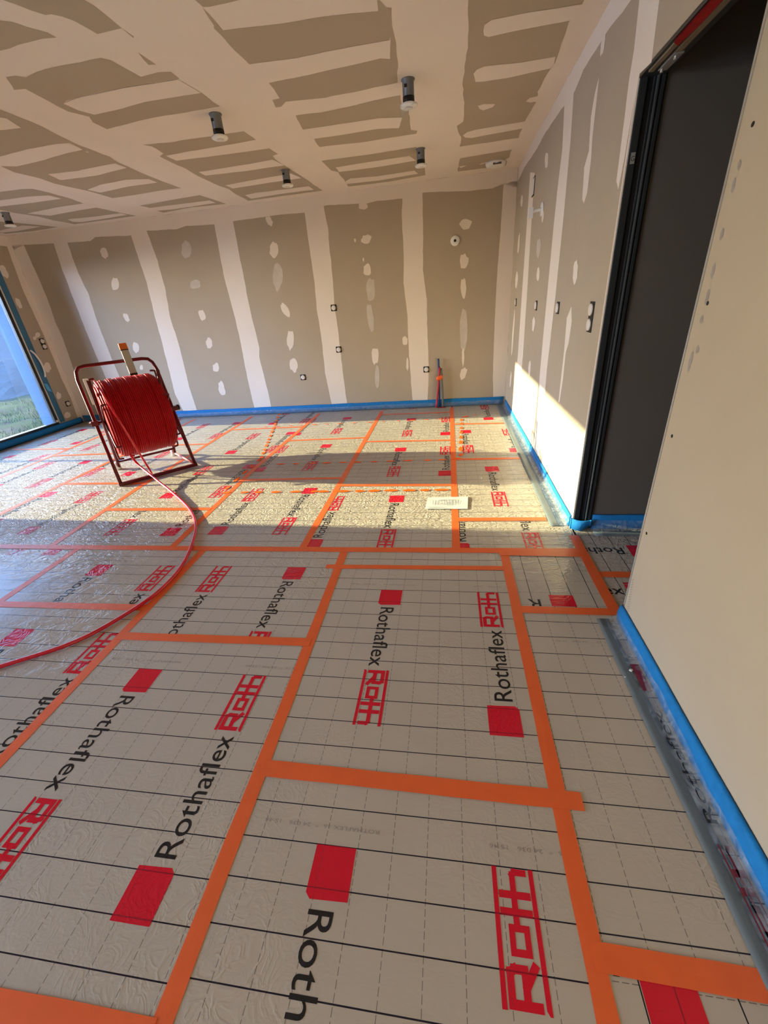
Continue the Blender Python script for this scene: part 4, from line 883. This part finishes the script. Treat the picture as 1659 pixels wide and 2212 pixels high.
# spirit level leaning behind the coil
lv = empty('spirit_level'); base = Vector((.478, .475, .85)); topv = Vector((.470, .545, 1.235)); ax = (topv - base).normalized()
lx = Vector((1, 0, 0)); lx = (lx - ax * lx.dot(ax)).normalized(); ly = ax.cross(lx)
lv.matrix_world = MW @ Matrix(((lx.x, ly.x, ax.x, base.x), (lx.y, ly.y, ax.y, base.y - .062), (lx.z, ly.z, ax.z, base.z), (0, 0, 0, 1)))
tag(lv, 'aluminium spirit level with an orange end cap leaning upright behind the pipe coil', 'spirit level')
mb = MB(); mb.box((-.034, -.012, 0), (.034, .012, .335)); mb.build('body', M_LEVEL, lv, bevel=.003)
mb = MB(); mb.box((-.036, -.014, .335), (.036, .014, .395)); mb.build('end_cap', M_ORPL, lv, bevel=.006)
mb = MB(); mb.box((-.0345, -.0135, .085), (.0345, .0135, .11)); mb.build('vial_window', M_BLACK, lv); mb = MB(); mb.box((-.0355, -.0135, .328), (.0355, .0135, .336)); mb.build('cap_seal', M_BLACK, lv)

# ------------------------------------------------------------------ outside the glazed bay
def grass_mat():
    m = bpy.data.materials.new('grass_ground'); m.use_nodes = True; t = m.node_tree; p = t.nodes['Principled BSDF']; p.inputs['Roughness'].default_value = 1.0; p.inputs['Specular IOR Level'].default_value = .1
    tc = t.nodes.new('ShaderNodeTexCoord'); n = t.nodes.new('ShaderNodeTexNoise'); n.inputs['Scale'].default_value = 2.2; n.inputs['Detail'].default_value = 9; n.inputs['Roughness'].default_value = .7
    t.links.new(tc.outputs['Object'], n.inputs['Vector']); r = t.nodes.new('ShaderNodeValToRGB'); e = r.color_ramp.elements
    e[0].position = .36; e[0].color = (.005, .008, .003, 1); e[1].position = .66; e[1].color = (.028, .024, .015, 1)
    for pos, c in ((.46, (.015, .021, .004, 1)), (.54, (.014, .012, .007, 1))):
        x = e.new(pos); x.color = c
    t.links.new(n.outputs['Fac'], r.inputs[0]); t.links.new(r.outputs[0], p.inputs['Base Color']); return m
M_GRASS = grass_mat()
gb = MB(); NX, NY = 70, 60; idx = {}
for i in range(NX + 1):
    for k in range(NY + 1):
        x = XO - .02 - 17 * (i / NX) ** 1.4; y = -6 + 30 * k / NY; z = -.16 + .05 * noise.noise(Vector((x * 1.3, y * 1.3, 0))) + .03 * noise.noise(Vector((x * 5, y * 5, 2)))
        idx[i, k] = len(gb.v); gb.v.append((x, y, z))
for i in range(NX):
    for k in range(NY): gb.f.append([idx[i, k], idx[i + 1, k], idx[i + 1, k + 1], idx[i, k + 1]]); gb.mi.append(0); gb.sm.append(True)
gr = gb.build('ground', M_GRASS); tag(gr, kind='structure')
bl = MB(); rnd = random.Random(2)
for k in range(5200):
    x = XO - .05 - 5.5 * rnd.random() ** 1.2; y = 4.0 + 1.1 * (XO - x) - 1.8 + 3.6 * rnd.random()
    if noise.noise(Vector((x * .9, y * .9, 4))) < -.12: continue
    if x < -11.0: continue
    z = -.17 + .05 * noise.noise(Vector((x * 1.3, y * 1.3, 0))); h = rnd.uniform(.03, .10); a = rnd.uniform(0, 2 * PI); w = .006
    dx, dy = math.cos(a), math.sin(a)
    bl.poly([(x - dy * w, y + dx * w, z), (x + dy * w, y - dx * w, z), (x + dx * h * .5, y + dy * h * .5, z + h)], rnd.randrange(2))
tag(bl.build('grass', [mat('grass_blade', (.022, .036, .008), .8, .2), mat('dry_blade', (.05, .042, .016), .8, .2)]), 'rough green grass growing on the ground outside the glazed bay', 'grass', kind='stuff')
gv = MB(); NX = 26; idx = {}
for i in range(NX + 1):
    for k in range(NX + 1):
        u_, v_ = i / NX * 2 - 1, k / NX * 2 - 1; r = min(1, math.hypot(u_, v_)); x, y = -13.6 + u_ * 2.4, 11.4 + v_ * 2.4
        z = -.2 + .95 * (1 - r * r) + (.06 * noise.noise(Vector((x * 9, y * 9, 1))) + .04 * noise.noise(Vector((x * 22, y * 22, 5)))) * (r < 1)
        idx[i, k] = len(gv.v); gv.v.append((x, y, z))
for i in range(NX):
    for k in range(NX): gv.f.append([idx[i, k], idx[i + 1, k], idx[i + 1, k + 1], idx[i, k + 1]]); gv.mi.append(0); gv.sm.append(False)
tag(gv.build('gravel_heap', mat('blue_grey_gravel', (.020, .021, .023), .9, .2, noise_amt=.55, noise_scale=25)), 'blue-grey heap of gravel outside beyond the grass', 'gravel heap')
dv = MB(); idx = {}; NX = 30
for i in range(NX + 1):
    for k in range(NX + 1):
        x = -16.5 - 26 * i / NX; y = -14 + 44 * k / NX; z = -.17 + (0.6 + 4.6 * min(1, max(0, (y - 1) / 8))) * (i / NX) ** 1.1 + .25 * noise.noise(Vector((x * .3, y * .3, 0)))
        idx[i, k] = len(dv.v); dv.v.append((x, y, z))
for i in range(NX):
    for k in range(NX): dv.f.append([idx[i, k], idx[i + 1, k], idx[i + 1, k + 1], idx[i, k + 1]]); dv.mi.append(0); dv.sm.append(True)
tag(dv.build('ground_slope', mat('slope', (.016, .018, .021), .9, .2, noise_amt=.35, noise_scale=1.5)), kind='structure')

tr_ = MB(); tr_.box((-12.5, -9.0, -.14), (XO - .02, 1.6, -.09)); tag(tr_.build('ground_bounce_slab', mat('pale_bounce', (.62, .58, .50), .9, .1, noise_amt=.08, noise_scale=4)), kind='structure')  # unseen pale slab, added to bounce sunlight onto the ceiling and near wall
